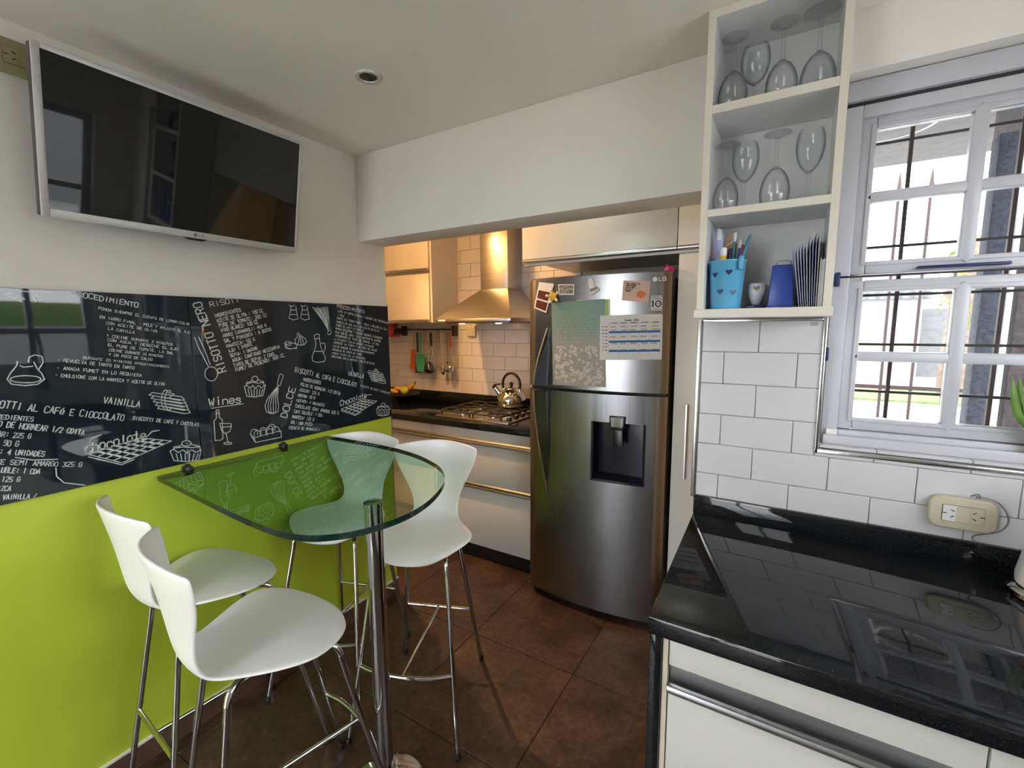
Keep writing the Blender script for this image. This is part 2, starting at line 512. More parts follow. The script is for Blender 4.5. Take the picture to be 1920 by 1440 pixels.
# printed lettering and drawings of the panels: text, baseline start (y,z), end (y,z), cap height
TEXT_LEFT=[
 ('PROCEDIMIENTO', -1.087, 1.602, -0.926, 1.572, 0.0153),
 ('PONGA SIEMPRE EL CUERPO DE LOMBRICULAR', -1.03, 1.563, -0.78, 1.514, 0.0082),
 ('EN TARRO FINAL - PELE Y APLASTE EL AJO', -1.029, 1.537, -0.782, 1.485, 0.0081),
 ('CON ACEITE DE OLIVA', -1.015, 1.518, -0.881, 1.491, 0.0081),
 ('LA CANILLA', -1.012, 1.501, -0.944, 1.487, 0.0082),
 ('Y COCINE DURANTE 2 MINUTOS', -1.018, 1.479, -0.839, 1.444, 0.0081),
 ('CON AGUA Y DESECHE EL AJO', -1.017, 1.466, -0.826, 1.427, 0.0082),
 ('EL PURE DE TOMATE, LA SAL', -1.017, 1.45, -0.839, 1.414, 0.0082),
 ('COCINE DURANTE 10 MINUTOS', -1.016, 1.434, -0.872, 1.405, 0.0081),
 ('Y UN POCO DE CALDO', -1.018, 1.419, -0.903, 1.396, 0.0081),
 ('DURANTE 20 MINUTOS APROXIMADAMENTE', -1.08, 1.414, -0.855, 1.368, 0.0071),
 ('- REVUELVA DE TANTO EN TANTO', -1.137, 1.41, -0.955, 1.371, 0.0092),
 ('- ANADA FUMET EN LO REQUIERA', -1.141, 1.387, -0.937, 1.345, 0.0091),
 ('- EMULSIONE CON LA MANTECA Y ACEITE DE OLIVA', -1.146, 1.366, -0.875, 1.309, 0.0092),
 ('VAINILLA', -1.045, 1.272, -0.951, 1.244, 0.0204),
 ('BISCOTTI AL CAFé E CIOCCOLATO', -1.307, 1.306, -0.998, 1.206, 0.0192),
 ('BISCOTTI DE CAFE Y CHOCOLATE', -0.975, 1.207, -0.776, 1.145, 0.0112),
 ('INGREDIENTES', -1.295, 1.269, -1.202, 1.242, 0.012),
 ('POLVO DE HORNEAR 1/2 CDITA', -1.304, 1.252, -1.098, 1.181, 0.0153),
 ('AZUCAR: 225 G', -1.303, 1.223, -1.212, 1.194, 0.0132),
 ('HARINA: 90 G', -1.326, 1.205, -1.238, 1.177, 0.0141),
 ('HUEVOS: 4 UNIDADES', -1.32, 1.179, -1.19, 1.136, 0.0141),
 ('CHOCOLATE SEMI AMARGO 325 G', -1.347, 1.158, -1.112, 1.083, 0.013),
 ('CAFE SOLUBLE: 1 CDA', -1.333, 1.131, -1.204, 1.088, 0.0141),
 ('MANTECA: 125 G', -1.343, 1.108, -1.245, 1.077, 0.0132),
 ('SAL: UNA PIZCA', -1.352, 1.083, -1.265, 1.057, 0.013),
 ('ESENCIA DE VAINILLA /', -1.355, 1.057, -1.218, 1.019, 0.013),
 ('Chocolate', -1.102, 1.123, -0.942, 1.138, 0.0282),
]
TEXT_RIGHT=[
 ('RISOTTO NERO', -0.671, 1.343, -0.738, 1.605, 0.032),
 ('RISOTT', -0.707, 1.582, -0.596, 1.608, 0.0201),
 ('INGREDIENTES', -0.696, 1.543, -0.596, 1.57, 0.0122),
 ('ACEITE DE OLIVA : 100 CC', -0.689, 1.525, -0.508, 1.569, 0.0132),
 ('PURE DE TOMATE: 200 CC', -0.682, 1.507, -0.493, 1.551, 0.0132),
 ('VINO BLANCO: 100 CC', -0.677, 1.489, -0.532, 1.523, 0.0132),
 ('ARROZ CARNAROLI: 400 G', -0.672, 1.469, -0.499, 1.51, 0.0122),
 ('SAL Y PIMIENTA : A GUSTO', -0.668, 1.449, -0.48, 1.493, 0.0132),
 ('MANTECA: 50 G', -0.662, 1.43, -0.55, 1.455, 0.0124),
 ('AJO: 1 DIENTE', -0.655, 1.411, -0.562, 1.436, 0.0122),
 ('SEPIA: 1 UNIDAD', -0.651, 1.392, -0.543, 1.419, 0.0124),
 ('AGUA: CANTIDAD NECESARIA', -0.644, 1.373, -0.448, 1.421, 0.0133),
 ('TINTA DE SEPIA: 2 CDAS.', -0.641, 1.353, -0.466, 1.393, 0.0132),
 ('FUMET DE PESCADO: 500 CC.', -0.635, 1.336, -0.423, 1.385, 0.0133),
 ('PROCEDIMIENTO', -0.153, 1.599, 0.011, 1.575, 0.0146),
 ('BISCOTTI AL CAFé E CIOCCOLATO', -0.39, 1.314, -0.062, 1.21, 0.0202),
 ('VAINILLA', -0.109, 1.272, -0.013, 1.25, 0.0216),
 ('INGREDIENTES', -0.355, 1.272, -0.264, 1.245, 0.0136),
 ('POLVO DE HORNEAR: 1/2 CDITA', -0.367, 1.251, -0.161, 1.182, 0.0136),
 ('AZUCAR: 225 G', -0.374, 1.228, -0.275, 1.195, 0.013),
 ('HARINA: 90 G', -0.382, 1.205, -0.299, 1.179, 0.0133),
 ('HUEVOS: 4 UNIDADES', -0.39, 1.183, -0.251, 1.139, 0.0126),
 ('CHOCOLATE SEMI AMARGO 325 G', -0.399, 1.159, -0.176, 1.088, 0.0133),
 ('CAFE SOLUBLE: 1 CDA', -0.406, 1.136, -0.266, 1.093, 0.0133),
 ('MANTECA: 125 G', -0.416, 1.114, -0.31, 1.081, 0.0133),
 ('SAL: UNA PIZCA', -0.425, 1.091, -0.319, 1.06, 0.0132),
 ('ESENCIA DE VAINILLA /', -0.434, 1.069, -0.283, 1.03, 0.0122),
 ('DOLCE', -0.44, 1.119, -0.388, 1.248, 0.0305),
 ('Chocolate', -0.164, 1.128, 0.002, 1.149, 0.0262),
 ('BISCOTTI DE CAFE Y CHOCOLATE', -0.036, 1.209, 0.16, 1.144, 0.0089),
 ('Wines', -0.742, 1.215, -0.621, 1.213, 0.03),
 ('LAVE LA SEPIA ENTERA Y SEPARE LOS TENTACULOS', -0.15, 1.579, 0.168, 1.523, 0.0095),
 ('Y PELE', -0.153, 1.562, -0.114, 1.555, 0.0085),
 ('CORTE EN TIRAS FINAS - PELE Y APLASTE EL AJO', -0.157, 1.546, 0.154, 1.49, 0.0095),
 ('DORELO EN UNA OLLA CON ACEITE DE OLIVA', -0.161, 1.529, 0.103, 1.481, 0.0085),
 ('SAQUE EL AJO Y LA CANILLA', -0.164, 1.513, 0.001, 1.483, 0.0095),
 ('ANADA EL ARROZ Y COCINE DURANTE 2 MINUTOS', -0.168, 1.497, 0.118, 1.443, 0.0095),
 ('MOJE CON EL VINO Y DEJE EVAPORAR EL ALCOHOL', -0.172, 1.48, 0.111, 1.427, 0.0095),
 ('INCORPORE EL PURE DE TOMATE, LA SAL', -0.175, 1.464, 0.099, 1.411, 0.0095),
 ('LA PIMIENTA Y COCINE DURANTE 10 MINUTOS', -0.179, 1.448, 0.06, 1.401, 0.0082),
 ('AGREGUE LA TINTA Y UN POCO DE CALDO', -0.183, 1.432, 0.08, 1.38, 0.0095),
 ('COCINE DURANTE 20 MINUTOS APROXIMADAMENTE', -0.187, 1.415, 0.063, 1.366, 0.0085),
 ('REVUELVA DE TANTO EN TANTO', -0.19, 1.399, -0.022, 1.365, 0.0085),
 ('ANADA FUMET EN LO REQUIERA', -0.194, 1.383, 0.003, 1.343, 0.0082),
 ('EMULSIONE CON LA MANTECA Y ACEITE DE OLIVA', -0.198, 1.367, 0.06, 1.313, 0.0092),
]
DRAW_LEFT={
 'flask_drawing':[
  [-1.218,1.415,-1.220,1.404,-1.235,1.382,-1.242,1.367,-1.235,1.353,-1.210,1.346,-1.184,1.347,-1.169,1.360,-1.173,1.377,-1.181,1.392,-1.186,1.411],
  [-1.197,1.411,-1.194,1.425,-1.182,1.431,-1.168,1.426,-1.167,1.409,-1.178,1.389],
  [-1.176,1.361,-1.179,1.357,-1.186,1.354,-1.196,1.353,-1.208,1.354,-1.219,1.356,-1.229,1.359,-1.235,1.363,-1.236,1.367,-1.234,1.370,-1.227,1.373,-1.217,1.374,-1.206,1.374,-1.194,1.372,-1.184,1.369,-1.178,1.365,-1.176,1.361],
  [-1.214,1.403,-1.208,1.398,-1.189,1.399],
 ],
 'herb_drawing':[
  [-1.226,1.602,-1.194,1.579],
  [-1.219,1.604,-1.187,1.586],
  [-1.172,1.605,-1.166,1.580],
  [-1.169,1.605,-1.156,1.581],
  [-1.164,1.601,-1.151,1.581],
  [-1.194,1.608,-1.132,1.608],
 ],
 'vanilla_drawing':[
  [-.924,1.282,-.914,1.289,-.828,1.263,-.821,1.252,-.836,1.251,-.924,1.282],
  [-.919,1.270,-.909,1.277,-.824,1.250,-.817,1.240,-.833,1.239,-.919,1.270],
  [-.914,1.258,-.904,1.265,-.819,1.238,-.813,1.227,-.830,1.226,-.914,1.258],
  [-.909,1.245,-.899,1.253,-.815,1.225,-.810,1.214,-.827,1.214,-.909,1.245],
  [-.904,1.233,-.894,1.241,-.811,1.212,-.806,1.202,-.824,1.201,-.904,1.233],
  [-.874,1.228,-.879,1.225,-.884,1.227,-.888,1.235,-.890,1.247,-.890,1.261,-.887,1.275,-.883,1.286,-.878,1.292,-.873,1.293,-.869,1.288],
  [-.864,1.225,-.869,1.222,-.874,1.224,-.878,1.232,-.880,1.244,-.880,1.258,-.878,1.272,-.874,1.283,-.869,1.289,-.863,1.290,-.859,1.285],
  [-.871,1.285,-.850,1.275,-.867,1.265],
 ],
 'chocolate_drawing':[
  [-1.095,1.119,-1.016,1.071,-.872,1.112,-.961,1.142,-1.095,1.119],
  [-1.095,1.111,-1.017,1.065,-.983,1.074],
  [-1.074,1.122,-.994,1.078],
  [-1.052,1.126,-.971,1.084],
  [-1.030,1.130,-.947,1.091],
  [-1.008,1.134,-.923,1.098],
  [-.985,1.138,-.898,1.105],
  [-1.076,1.107,-.940,1.135],
  [-1.057,1.096,-.918,1.127],
  [-1.037,1.084,-.895,1.120],
  [-1.070,1.123,-.990,1.079],
  [-1.048,1.127,-.967,1.085],
  [-1.026,1.131,-.943,1.092],
  [-1.004,1.134,-.918,1.099],
  [-.981,1.139,-.893,1.106],
 ],
 'cupcake_drawing':[
  [-.880,1.078,-.871,1.041,-.833,1.027,-.793,1.023,-.776,1.059],
  [-.880,1.078,-.868,1.081,-.856,1.066,-.840,1.072,-.829,1.057,-.813,1.066,-.799,1.053,-.776,1.059],
  [-.863,1.064,-.858,1.037],
  [-.849,1.061,-.847,1.034],
  [-.835,1.057,-.836,1.031],
  [-.820,1.054,-.825,1.028],
  [-.806,1.050,-.814,1.025],
  [-.793,1.047,-.804,1.023],
  [-.870,1.079,-.867,1.090,-.851,1.088,-.840,1.093],
  [-.815,1.089,-.802,1.081,-.786,1.073,-.785,1.061],
  [-.868,1.085,-.839,1.083,-.813,1.074,-.784,1.071],
  [-.813,1.090,-.816,1.085,-.824,1.083,-.833,1.085,-.840,1.090,-.842,1.097,-.839,1.102,-.831,1.104,-.822,1.102,-.815,1.096,-.813,1.090],
 ],
 'initial_flourish':[
  [-1.101,1.131,-1.082,1.168,-1.058,1.173],
 ],
 'end_flourish':[
  [-.951,1.140,-.941,1.143,-.926,1.157,-.905,1.157],
 ],
 'strike_line':[
  [-1.248,1.148,-1.215,1.132,-1.164,1.121],
 ],
 'corner_curve':[
  [-1.170,1.096,-1.171,1.071,-1.157,1.047,-1.111,1.025],
 ],
}
DRAW_RIGHT={
 'spoon_drawing':[
  [-.770,1.472,-.758,1.429,-.733,1.365],
  [-.757,1.473,-.741,1.428,-.726,1.370],
  [-.727,1.362,-.718,1.361,-.711,1.357,-.706,1.349,-.703,1.339,-.704,1.328,-.708,1.319,-.715,1.312,-.723,1.309,-.731,1.310,-.738,1.314,-.744,1.322,-.747,1.331,-.746,1.341,-.743,1.351,-.737,1.358,-.729,1.362],
 ],
 'cupcake_drawing':[
  [-.609,1.274,-.602,1.235,-.570,1.227,-.537,1.229,-.523,1.272],
  [-.609,1.274,-.599,1.280,-.589,1.265,-.575,1.275,-.566,1.261,-.553,1.272,-.541,1.261,-.523,1.272],
  [-.595,1.263,-.591,1.233],
  [-.583,1.261,-.582,1.232],
  [-.571,1.260,-.573,1.231],
  [-.559,1.258,-.563,1.229],
  [-.547,1.257,-.554,1.228],
  [-.536,1.256,-.546,1.227],
  [-.601,1.278,-.598,1.290,-.585,1.290,-.575,1.298],
  [-.554,1.298,-.543,1.291,-.531,1.285,-.530,1.272],
  [-.599,1.285,-.574,1.288,-.553,1.282,-.529,1.283],
  [-.553,1.299,-.555,1.293,-.562,1.289,-.569,1.290,-.575,1.295,-.577,1.302,-.574,1.308,-.568,1.311,-.560,1.311,-.554,1.306,-.553,1.299],
 ],
 'whisk_drawing':[
  [-.461,1.306,-.456,1.311,-.443,1.304,-.448,1.291],
  [-.461,1.306,-.473,1.266],
  [-.448,1.291,-.461,1.261],
  [-.473,1.266,-.461,1.261],
  [-.468,1.264,-.518,1.216,-.532,1.184,-.527,1.159,-.504,1.147],
  [-.468,1.264,-.509,1.215,-.520,1.182,-.517,1.158,-.504,1.147],
  [-.468,1.264,-.501,1.214,-.509,1.181,-.508,1.156,-.504,1.147],
  [-.468,1.264,-.493,1.213,-.497,1.179,-.498,1.155,-.504,1.147],
  [-.468,1.264,-.484,1.212,-.485,1.177,-.489,1.153,-.504,1.147],
  [-.468,1.264,-.476,1.210,-.473,1.175,-.479,1.152,-.504,1.147],
 ],
 'underline_drawing':[
  [-.737,1.207,-.618,1.207],
 ],
 'bottle_drawing':[
  [-.719,1.197,-.710,1.197,-.710,1.167],
  [-.719,1.197,-.721,1.166],
  [-.721,1.166,-.730,1.158,-.732,1.083,-.713,1.080],
  [-.710,1.167,-.701,1.158,-.704,1.084,-.713,1.080],
  [-.719,1.185,-.709,1.184],
 ],
 'goblet_drawing':[
  [-.711,1.145,-.670,1.136],
  [-.711,1.145,-.706,1.116,-.694,1.102,-.677,1.107,-.670,1.125,-.670,1.136],
  [-.691,1.101,-.687,1.064],
  [-.673,1.059,-.676,1.057,-.684,1.057,-.693,1.059,-.700,1.062,-.703,1.065,-.700,1.067,-.692,1.067,-.683,1.065,-.676,1.062,-.673,1.059],
  [-.709,1.129,-.672,1.125],
 ],
 'egg_box_drawing':[
  [-.602,1.082,-.582,1.042,-.471,1.040,-.471,1.070],
  [-.602,1.082,-.587,1.062,-.471,1.069],
  [-.582,1.042,-.586,1.061],
  [-.597,1.076,-.598,1.084,-.596,1.092,-.590,1.097,-.583,1.097,-.576,1.094,-.571,1.087,-.570,1.078,-.572,1.071],
  [-.584,1.068,-.586,1.077,-.583,1.084,-.578,1.089,-.570,1.090,-.563,1.086,-.558,1.079,-.557,1.071,-.559,1.063],
  [-.560,1.075,-.561,1.083,-.559,1.091,-.553,1.096,-.545,1.097,-.538,1.093,-.533,1.086,-.531,1.077,-.534,1.070],
  [-.559,1.066,-.561,1.074,-.558,1.082,-.552,1.087,-.545,1.088,-.537,1.084,-.532,1.077,-.531,1.068,-.533,1.060],
  [-.532,1.076,-.534,1.085,-.531,1.093,-.525,1.097,-.517,1.098,-.510,1.095,-.505,1.087,-.503,1.079,-.506,1.071],
  [-.535,1.066,-.537,1.075,-.534,1.083,-.528,1.088,-.520,1.088,-.513,1.085,-.508,1.077,-.506,1.069,-.509,1.061],
  [-.507,1.069,-.508,1.078,-.506,1.085,-.500,1.090,-.492,1.091,-.484,1.087,-.479,1.080,-.477,1.071,-.480,1.063],
  [-.524,1.081,-.525,1.090,-.522,1.098,-.516,1.103,-.508,1.104,-.501,1.100,-.496,1.093,-.494,1.084,-.497,1.076],
 ],
 'salt_shaker_drawing':[
  [-.396,1.601,-.385,1.596,-.370,1.601],
  [-.389,1.595,-.389,1.581,-.400,1.546,-.382,1.538,-.358,1.543,-.363,1.581,-.364,1.597],
  [-.389,1.581,-.363,1.581],
  [-.395,1.561,-.360,1.562],
 ],
 'pepper_shaker_drawing':[
  [-.342,1.603,-.331,1.598,-.315,1.603],
  [-.335,1.596,-.335,1.582,-.346,1.547,-.327,1.538,-.303,1.544,-.308,1.583,-.309,1.599],
  [-.335,1.582,-.308,1.583],
  [-.341,1.562,-.305,1.563],
 ],
 'chive_drawing':[
  [-.283,1.597,-.232,1.534,-.207,1.489],
  [-.277,1.592,-.228,1.534,-.205,1.489],
  [-.270,1.594,-.224,1.534,-.203,1.489],
  [-.263,1.595,-.219,1.534,-.201,1.489],
  [-.256,1.597,-.215,1.534,-.200,1.489],
  [-.250,1.592,-.211,1.534,-.198,1.489],
  [-.243,1.594,-.206,1.534,-.196,1.489],
  [-.236,1.596,-.202,1.534,-.194,1.489],
  [-.228,1.599,-.210,1.541,-.203,1.489],
  [-.220,1.599,-.207,1.541,-.201,1.489],
  [-.213,1.599,-.203,1.541,-.200,1.489],
  [-.205,1.600,-.200,1.541,-.198,1.489],
  [-.192,1.481,-.196,1.475,-.203,1.472,-.211,1.475,-.213,1.481,-.210,1.488,-.202,1.490,-.195,1.487,-.192,1.481],
 ],
 'garlic_drawing':[
  [-.362,1.484,-.354,1.472,-.329,1.457,-.323,1.443,-.335,1.431,-.359,1.428,-.377,1.437,-.380,1.452,-.364,1.469,-.367,1.480],
  [-.356,1.470,-.366,1.430],
  [-.352,1.470,-.351,1.429],
  [-.344,1.465,-.339,1.431],
  [-.371,1.427,-.375,1.420,-.385,1.416,-.398,1.415,-.411,1.417,-.420,1.422,-.423,1.429,-.419,1.435,-.409,1.439,-.396,1.440,-.383,1.438,-.374,1.433,-.371,1.427],
  [-.395,1.438,-.398,1.433,-.407,1.430,-.417,1.431,-.425,1.434,-.428,1.439,-.424,1.444,-.416,1.447,-.406,1.446,-.398,1.443,-.395,1.438],
  [-.422,1.442,-.427,1.422,-.409,1.414,-.371,1.416],
 ],
 'oil_bottle_drawing':[
  [-.283,1.471,-.270,1.476,-.256,1.473,-.257,1.456,-.283,1.454,-.283,1.471],
  [-.278,1.454,-.278,1.423,-.301,1.373,-.299,1.356,-.275,1.347,-.236,1.350,-.231,1.365,-.253,1.415,-.257,1.454],
  [-.256,1.434,-.230,1.433,-.229,1.414,-.242,1.384],
  [-.290,1.398,-.244,1.396],
 ],
 'vanilla_drawing':[
  [.012,1.277,.022,1.285,.110,1.263,.117,1.254,.103,1.252,.012,1.277],
  [.018,1.266,.028,1.274,.115,1.252,.121,1.243,.106,1.241,.018,1.266],
  [.023,1.255,.033,1.263,.119,1.241,.125,1.231,.110,1.230,.023,1.255],
  [.029,1.244,.039,1.252,.124,1.229,.129,1.220,.113,1.219,.029,1.244],
  [.034,1.233,.045,1.241,.129,1.218,.134,1.208,.116,1.207,.034,1.233],
  [.066,1.230,.060,1.227,.055,1.228,.051,1.236,.049,1.246,.048,1.259,.050,1.272,.054,1.283,.059,1.289,.064,1.290,.069,1.285],
  [.076,1.228,.070,1.224,.065,1.226,.061,1.233,.059,1.244,.058,1.257,.060,1.270,.064,1.280,.069,1.287,.074,1.288,.079,1.283],
  [.066,1.283,.087,1.274,.071,1.264],
 ],
 'chocolate_drawing':[
  [-.160,1.112,-.077,1.073,.066,1.120,-.023,1.142,-.160,1.112],
  [-.161,1.105,-.077,1.067,-.043,1.078],
  [-.138,1.117,-.054,1.081],
  [-.116,1.122,-.031,1.088],
  [-.093,1.127,-.007,1.096],
  [-.070,1.132,.017,1.104],
  [-.047,1.137,.041,1.112],
  [-.140,1.103,-.001,1.136],
  [-.119,1.093,.021,1.131],
  [-.098,1.083,.043,1.125],
  [-.134,1.118,-.050,1.082],
  [-.112,1.123,-.027,1.090],
  [-.089,1.128,-.003,1.097],
  [-.066,1.133,.021,1.105],
  [-.043,1.138,.046,1.113],
  [-.019,1.144,.003,1.160,.032,1.158],
 ],
 'tartlet_drawing':[
  [.058,1.077,.068,1.044,.104,1.034,.143,1.033,.157,1.067],
  [.058,1.077,.070,1.080,.082,1.067,.097,1.074,.108,1.062,.122,1.070,.136,1.060,.157,1.067],
  [.075,1.066,.080,1.041],
  [.088,1.063,.091,1.039],
  [.102,1.061,.102,1.037],
  [.116,1.059,.112,1.035],
  [.130,1.057,.123,1.034],
  [.142,1.055,.132,1.032],
  [.068,1.079,.070,1.089,.086,1.088,.096,1.093],
  [.119,1.091,.132,1.085,.147,1.078,.149,1.068],
  [.070,1.085,.097,1.085,.122,1.078,.149,1.077],
  [.122,1.092,.119,1.087,.111,1.085,.103,1.086,.096,1.091,.094,1.097,.097,1.101,.104,1.104,.113,1.102,.119,1.098,.122,1.092],
 ],
}

# ================================================================== THE SETTING
ZC, ZB, YE = 2.3235, 1.924, 0.171
XO = 2.75            # wall opposite the panel wall
YR = -3.1            # rear wall behind the camera
YK = 1.28            # back wall of the kitchen
XK = -1.2

def struct(name, mb, mat, parent=None, **k):
    return obj(name, mb, mat, parent, kind='structure' if parent is None else None, **k)

floor = struct('floor', MB().box(XK - .1, XO + .1, YR - .2, .17, -0.12, -0.003).box(XK - .1, 2.02, .17, YK + .1, -0.12, -0.003), 'floor_grout')
TILES = {}
def piece(name, sx, sy, sz, mat, loc, parent, bev=0.0012):
    """box piece centred on loc; alike pieces share their mesh"""
    key = (name, round(sx, 3), round(sy, 3), round(sz, 3), mat)
    if key not in TILES:
        o = obj(name, MB().box(-sx / 2, sx / 2, -sy / 2, sy / 2, -sz / 2, sz / 2), mat, None, bevel=bev, seg=1)
        TILES[key] = o.data
        COL.objects.unlink(o)
        bpy.data.objects.remove(o)
    o = bpy.data.objects.new(name, TILES[key])
    COL.objects.link(o)
    o.parent = parent
    o.location = Vector(loc) - OFF.get(parent.name, Vector((0, 0, 0)))
    return o

FP = 0.53
xs = [0.60 + FP * k for k in range(-4, 5)]
ys = [0.09 + FP * k for k in range(-8, 3)]
for i in range(len(xs) - 1):
    for j in range(len(ys) - 1):
        x0, x1 = max(xs[i], XK), min(xs[i + 1], XO)
        y0, y1 = max(ys[j], YR), min(ys[j + 1], YK)
        if y1 > .17 and x1 > 2.0:
            if ys[j] < .17:
                y1 = .168
            else:
                x1 = min(x1, 1.9)
        if x1 - x0 > .03 and y1 - y0 > .03:
            piece('floor_tile', x1 - x0 - .004, y1 - y0 - .004, 0.012, 'floor', ((x0 + x1) / 2, (y0 + y1) / 2, -0.006), floor)

struct('ceiling', MB().box(XK - .1, XO + .1, YR - .2, .17, ZC, ZC + .12).box(XK - .1, 2.02, .17, YK + .1, ZC, ZC + .12), 'ceiling')
wl_ = struct('wall_left', MB().box(-.15, 0, YR, YE, 0, ZC), 'wall')
obj('green_paint', MB().box(0, 0.0015, YR, YE - .001, 0.0, 1.0205), 'green', wl_, smooth=0)
struct('trim_1', MB().box(-.152, 0.003, YE, YE + .004, 0.08, ZB - .3), 'trim_alu')
struct('wall_beam', MB().box(0, 1.61, 0, YE, ZB, ZC), 'wall', bevel=.004)
bb = struct('baseboard_left', MB().box(0.0015, 0.010, YR, YE, 0, 0.079), 'baseboard', smooth=0)
obj('top_edge', MB().box(0.0015, 0.013, YR, YE, 0.077, 0.083), 'wall', bb, smooth=0)
# window wall with its opening
wx0, wx1, wz0, wz1 = 1.94, 2.52, 1.130, 2.168
wr = struct('wall_right', MB().box(1.60, wx0, 0, .17, 0, ZC).box(wx1, XO + .1, 0, .17, 0, ZC)
            .box(wx0, wx1, 0, .17, 0, wz0).box(wx0, wx1, 0, .17, wz1, ZC), 'wall', smooth=0)
obj('grout', MB().box(1.604, wx0 - .006, -.005, 0, .93, 1.522).box(wx0 - .006, XO, -.005, 0, .93, 1.134), 'grout', wr, smooth=0)
rows = [(1.4195, 1.518, 'A'), (1.318, 1.4195, 'B'), (1.217, 1.318, 'A'), (1.118, 1.217, 'B'), (1.0175, 1.118, 'A'), (0.919, 1.0175, 'B')]
for z0, z1, ph in rows:
    st = 1.768 if ph == 'A' else 1.673
    js = [st + .198 * k for k in range(-2, 7)]
    for k in range(len(js) - 1):
        a, b = max(js[k], 1.606), min(js[k + 1], XO)
        if b - a < .02:
            continue
        spans = [(a, b, z0, z1)]
        if z1 > 1.135:
            if z0 < 1.135:
                spans = [(a, min(b, wx0 - .01), z0, z1), (max(a, wx0 - .01), b, z0, 1.133)]
            else:
                spans = [(a, min(b, wx0 - .01), z0, z1)]
        for (p, q, r0, r1) in spans:
            if q - p > .012:
                piece('wall_tile', q - p - .0022, .010, r1 - r0 - .0022, 'tile', ((p + q) / 2, -.004, (r0 + r1) / 2), wr)
# aluminium corner profiles of the tiling
struct('trim_2', MB().box(1.592, 1.606, -.013, .02, .93, 1.523), 'trim_alu', bevel=.002)
struct('trim_3', MB().box(wx0 - .012, wx0 - .002, -.013, .004, 1.128, 1.523), 'trim_alu', bevel=.002)
struct('trim_4', MB().box(wx0 - .012, wx1, -.013, .004, 1.129, 1.140), 'trim_alu', bevel=.002)
struct('trim_5', MB().box(1.606, wx0 - .012, -.013, .0, 1.514, 1.523), 'trim_alu', bevel=.002)
# tiled sill of the window
sill = struct('window_sill', MB().box(wx0, wx1, .004, .17, 1.118, 1.140), 'grout', smooth=0)
for a, b in ((1.942, 2.075), (2.077, 2.272), (2.274, 2.468), (2.470, 2.52)):
    piece('sill_tile', b - a, .060, .008, 'tile', ((a + b) / 2, .034, 1.146), sill)

# window in the window wall: two sashes of four panes, stacked
w1 = thing('window_1', None, None, (2.23, .08, 1.16), kind='structure')
MBf = MB().box(1.945, 1.985, .05, .12, 1.150, 2.10).box(2.471, 2.515, .05, .12, 1.150, 2.10)
MBf.box(1.985, 2.471, .05, .12, 2.066, 2.10).box(1.985, 2.471, .05, .12, 1.150, 1.193)
obj('frame', MBf, 'window_frame', w1, bevel=.003)
obj('lintel_cover', MB().box(1.945, 2.515, .046, .13, 2.112, 2.166), 'window_frame', w1, bevel=.006)
obj('shadow_gap', MB().box(1.95, 2.51, .06, .12, 2.099, 2.113), 'dark_gap', w1, smooth=0)  # dark strip painted where the gap over the frame lies in shade
obj('bottom_track', MB().box(1.95, 2.51, .028, .05, 1.150, 1.178), 'window_frame', w1, bevel=.003)
def bar_mitre(mb, a, b, w, y, t, vert):
    """glazing bar with pointed ends and a ridged front"""
    h = w / 2
    if vert:
        o = [(-h, a), (0, a - h), (h, a), (h, b), (0, b + h), (-h, b)]
        pts = [(vert_x + p, q) for p, q in o]
    else:
        o = [(a, -h), (a - h, 0), (a, h), (b, h), (b + h, 0), (b, -h)]
        pts = [(p, hor_z + q) for p, q in o]
    mb.prism(pts, y, y + t, 'y')
for (z0, z1, zm, yo, tag_) in ((1.680, 2.036, 1.855, .064, 'upper_sash'), (1.232, 1.595, 1.4115, .056, 'lower_sash')):
    x0, x1, xm = 2.019, 2.437, 2.228
    m = MB()
    m.box(1.984, x0, yo, yo + .035, z0 - .036, z1 + .032).box(x1, 2.472, yo, yo + .035, z0 - .036, z1 + .032)
    m.box(x0, x1, yo, yo + .035, z1, z1 + .032).box(x0, x1, yo, yo + .035, z0 - .036, z0)
    s = obj(tag_, m, 'window_frame', w1, bevel=.004)
    bead = MB()
    for (p, q, r0, r1) in ((x0 - .012, x0, z0 - .012, z1 + .012), (x1, x1 + .012, z0 - .012, z1 + .012), (x0, x1, z1, z1 + .012), (x0, x1, z0 - .012, z0)):
        bead.box(p, q, yo - .004, yo + .01, r0, r1)
    obj('glazing_bead', bead, 'window_frame', s, bevel=.002)
    vert_x = xm
    m = MB(); bar_mitre(m, z0 - .004, z1 + .004, .030, yo - .005, .035, True)
    obj('mullion', m, 'window_frame', s, bevel=.003)
    for (p, q) in ((x0, xm - .015), (xm + .015, x1)):
        hor_z = zm
        m = MB(); bar_mitre(m, p + .002, q - .002, .028, yo - .004, .03, False)
        obj('glazing_bar', m, 'window_frame', s, bevel=.003)
        for (r0, r1) in ((z0, zm - .014), (zm + .014, z1)):
            obj('pane', MB().box(p - .002, q + .002, yo + .015, yo + .019, r0 - .002, r1 + .002), 'glass_pane', s, smooth=0)
obj('sash_gap_shade', MB().box(1.962, 2.50, .050, .062, 1.636, 1.641), 'dark_gap', w1, smooth=0)  # dark strip for the shaded gap between the two sashes
obj('pull_handle', MB().box(2.13, 2.31, .045, .064, 1.650, 1.658), 'navy', w1, bevel=.003)
obj('latch', MB().box(1.948, 1.962, .036, .05, 1.612, 1.652), 'navy', w1, bevel=.003)
obj('latch', MB().box(1.934, 1.946, -.01, .004, 1.400, 1.438), 'navy', w1, bevel=.003)
ck = obj('corner_catch', MB().box(1.957, 1.985, .036, .052, 1.168, 1.195), 'white_plastic', w1, bevel=.003)

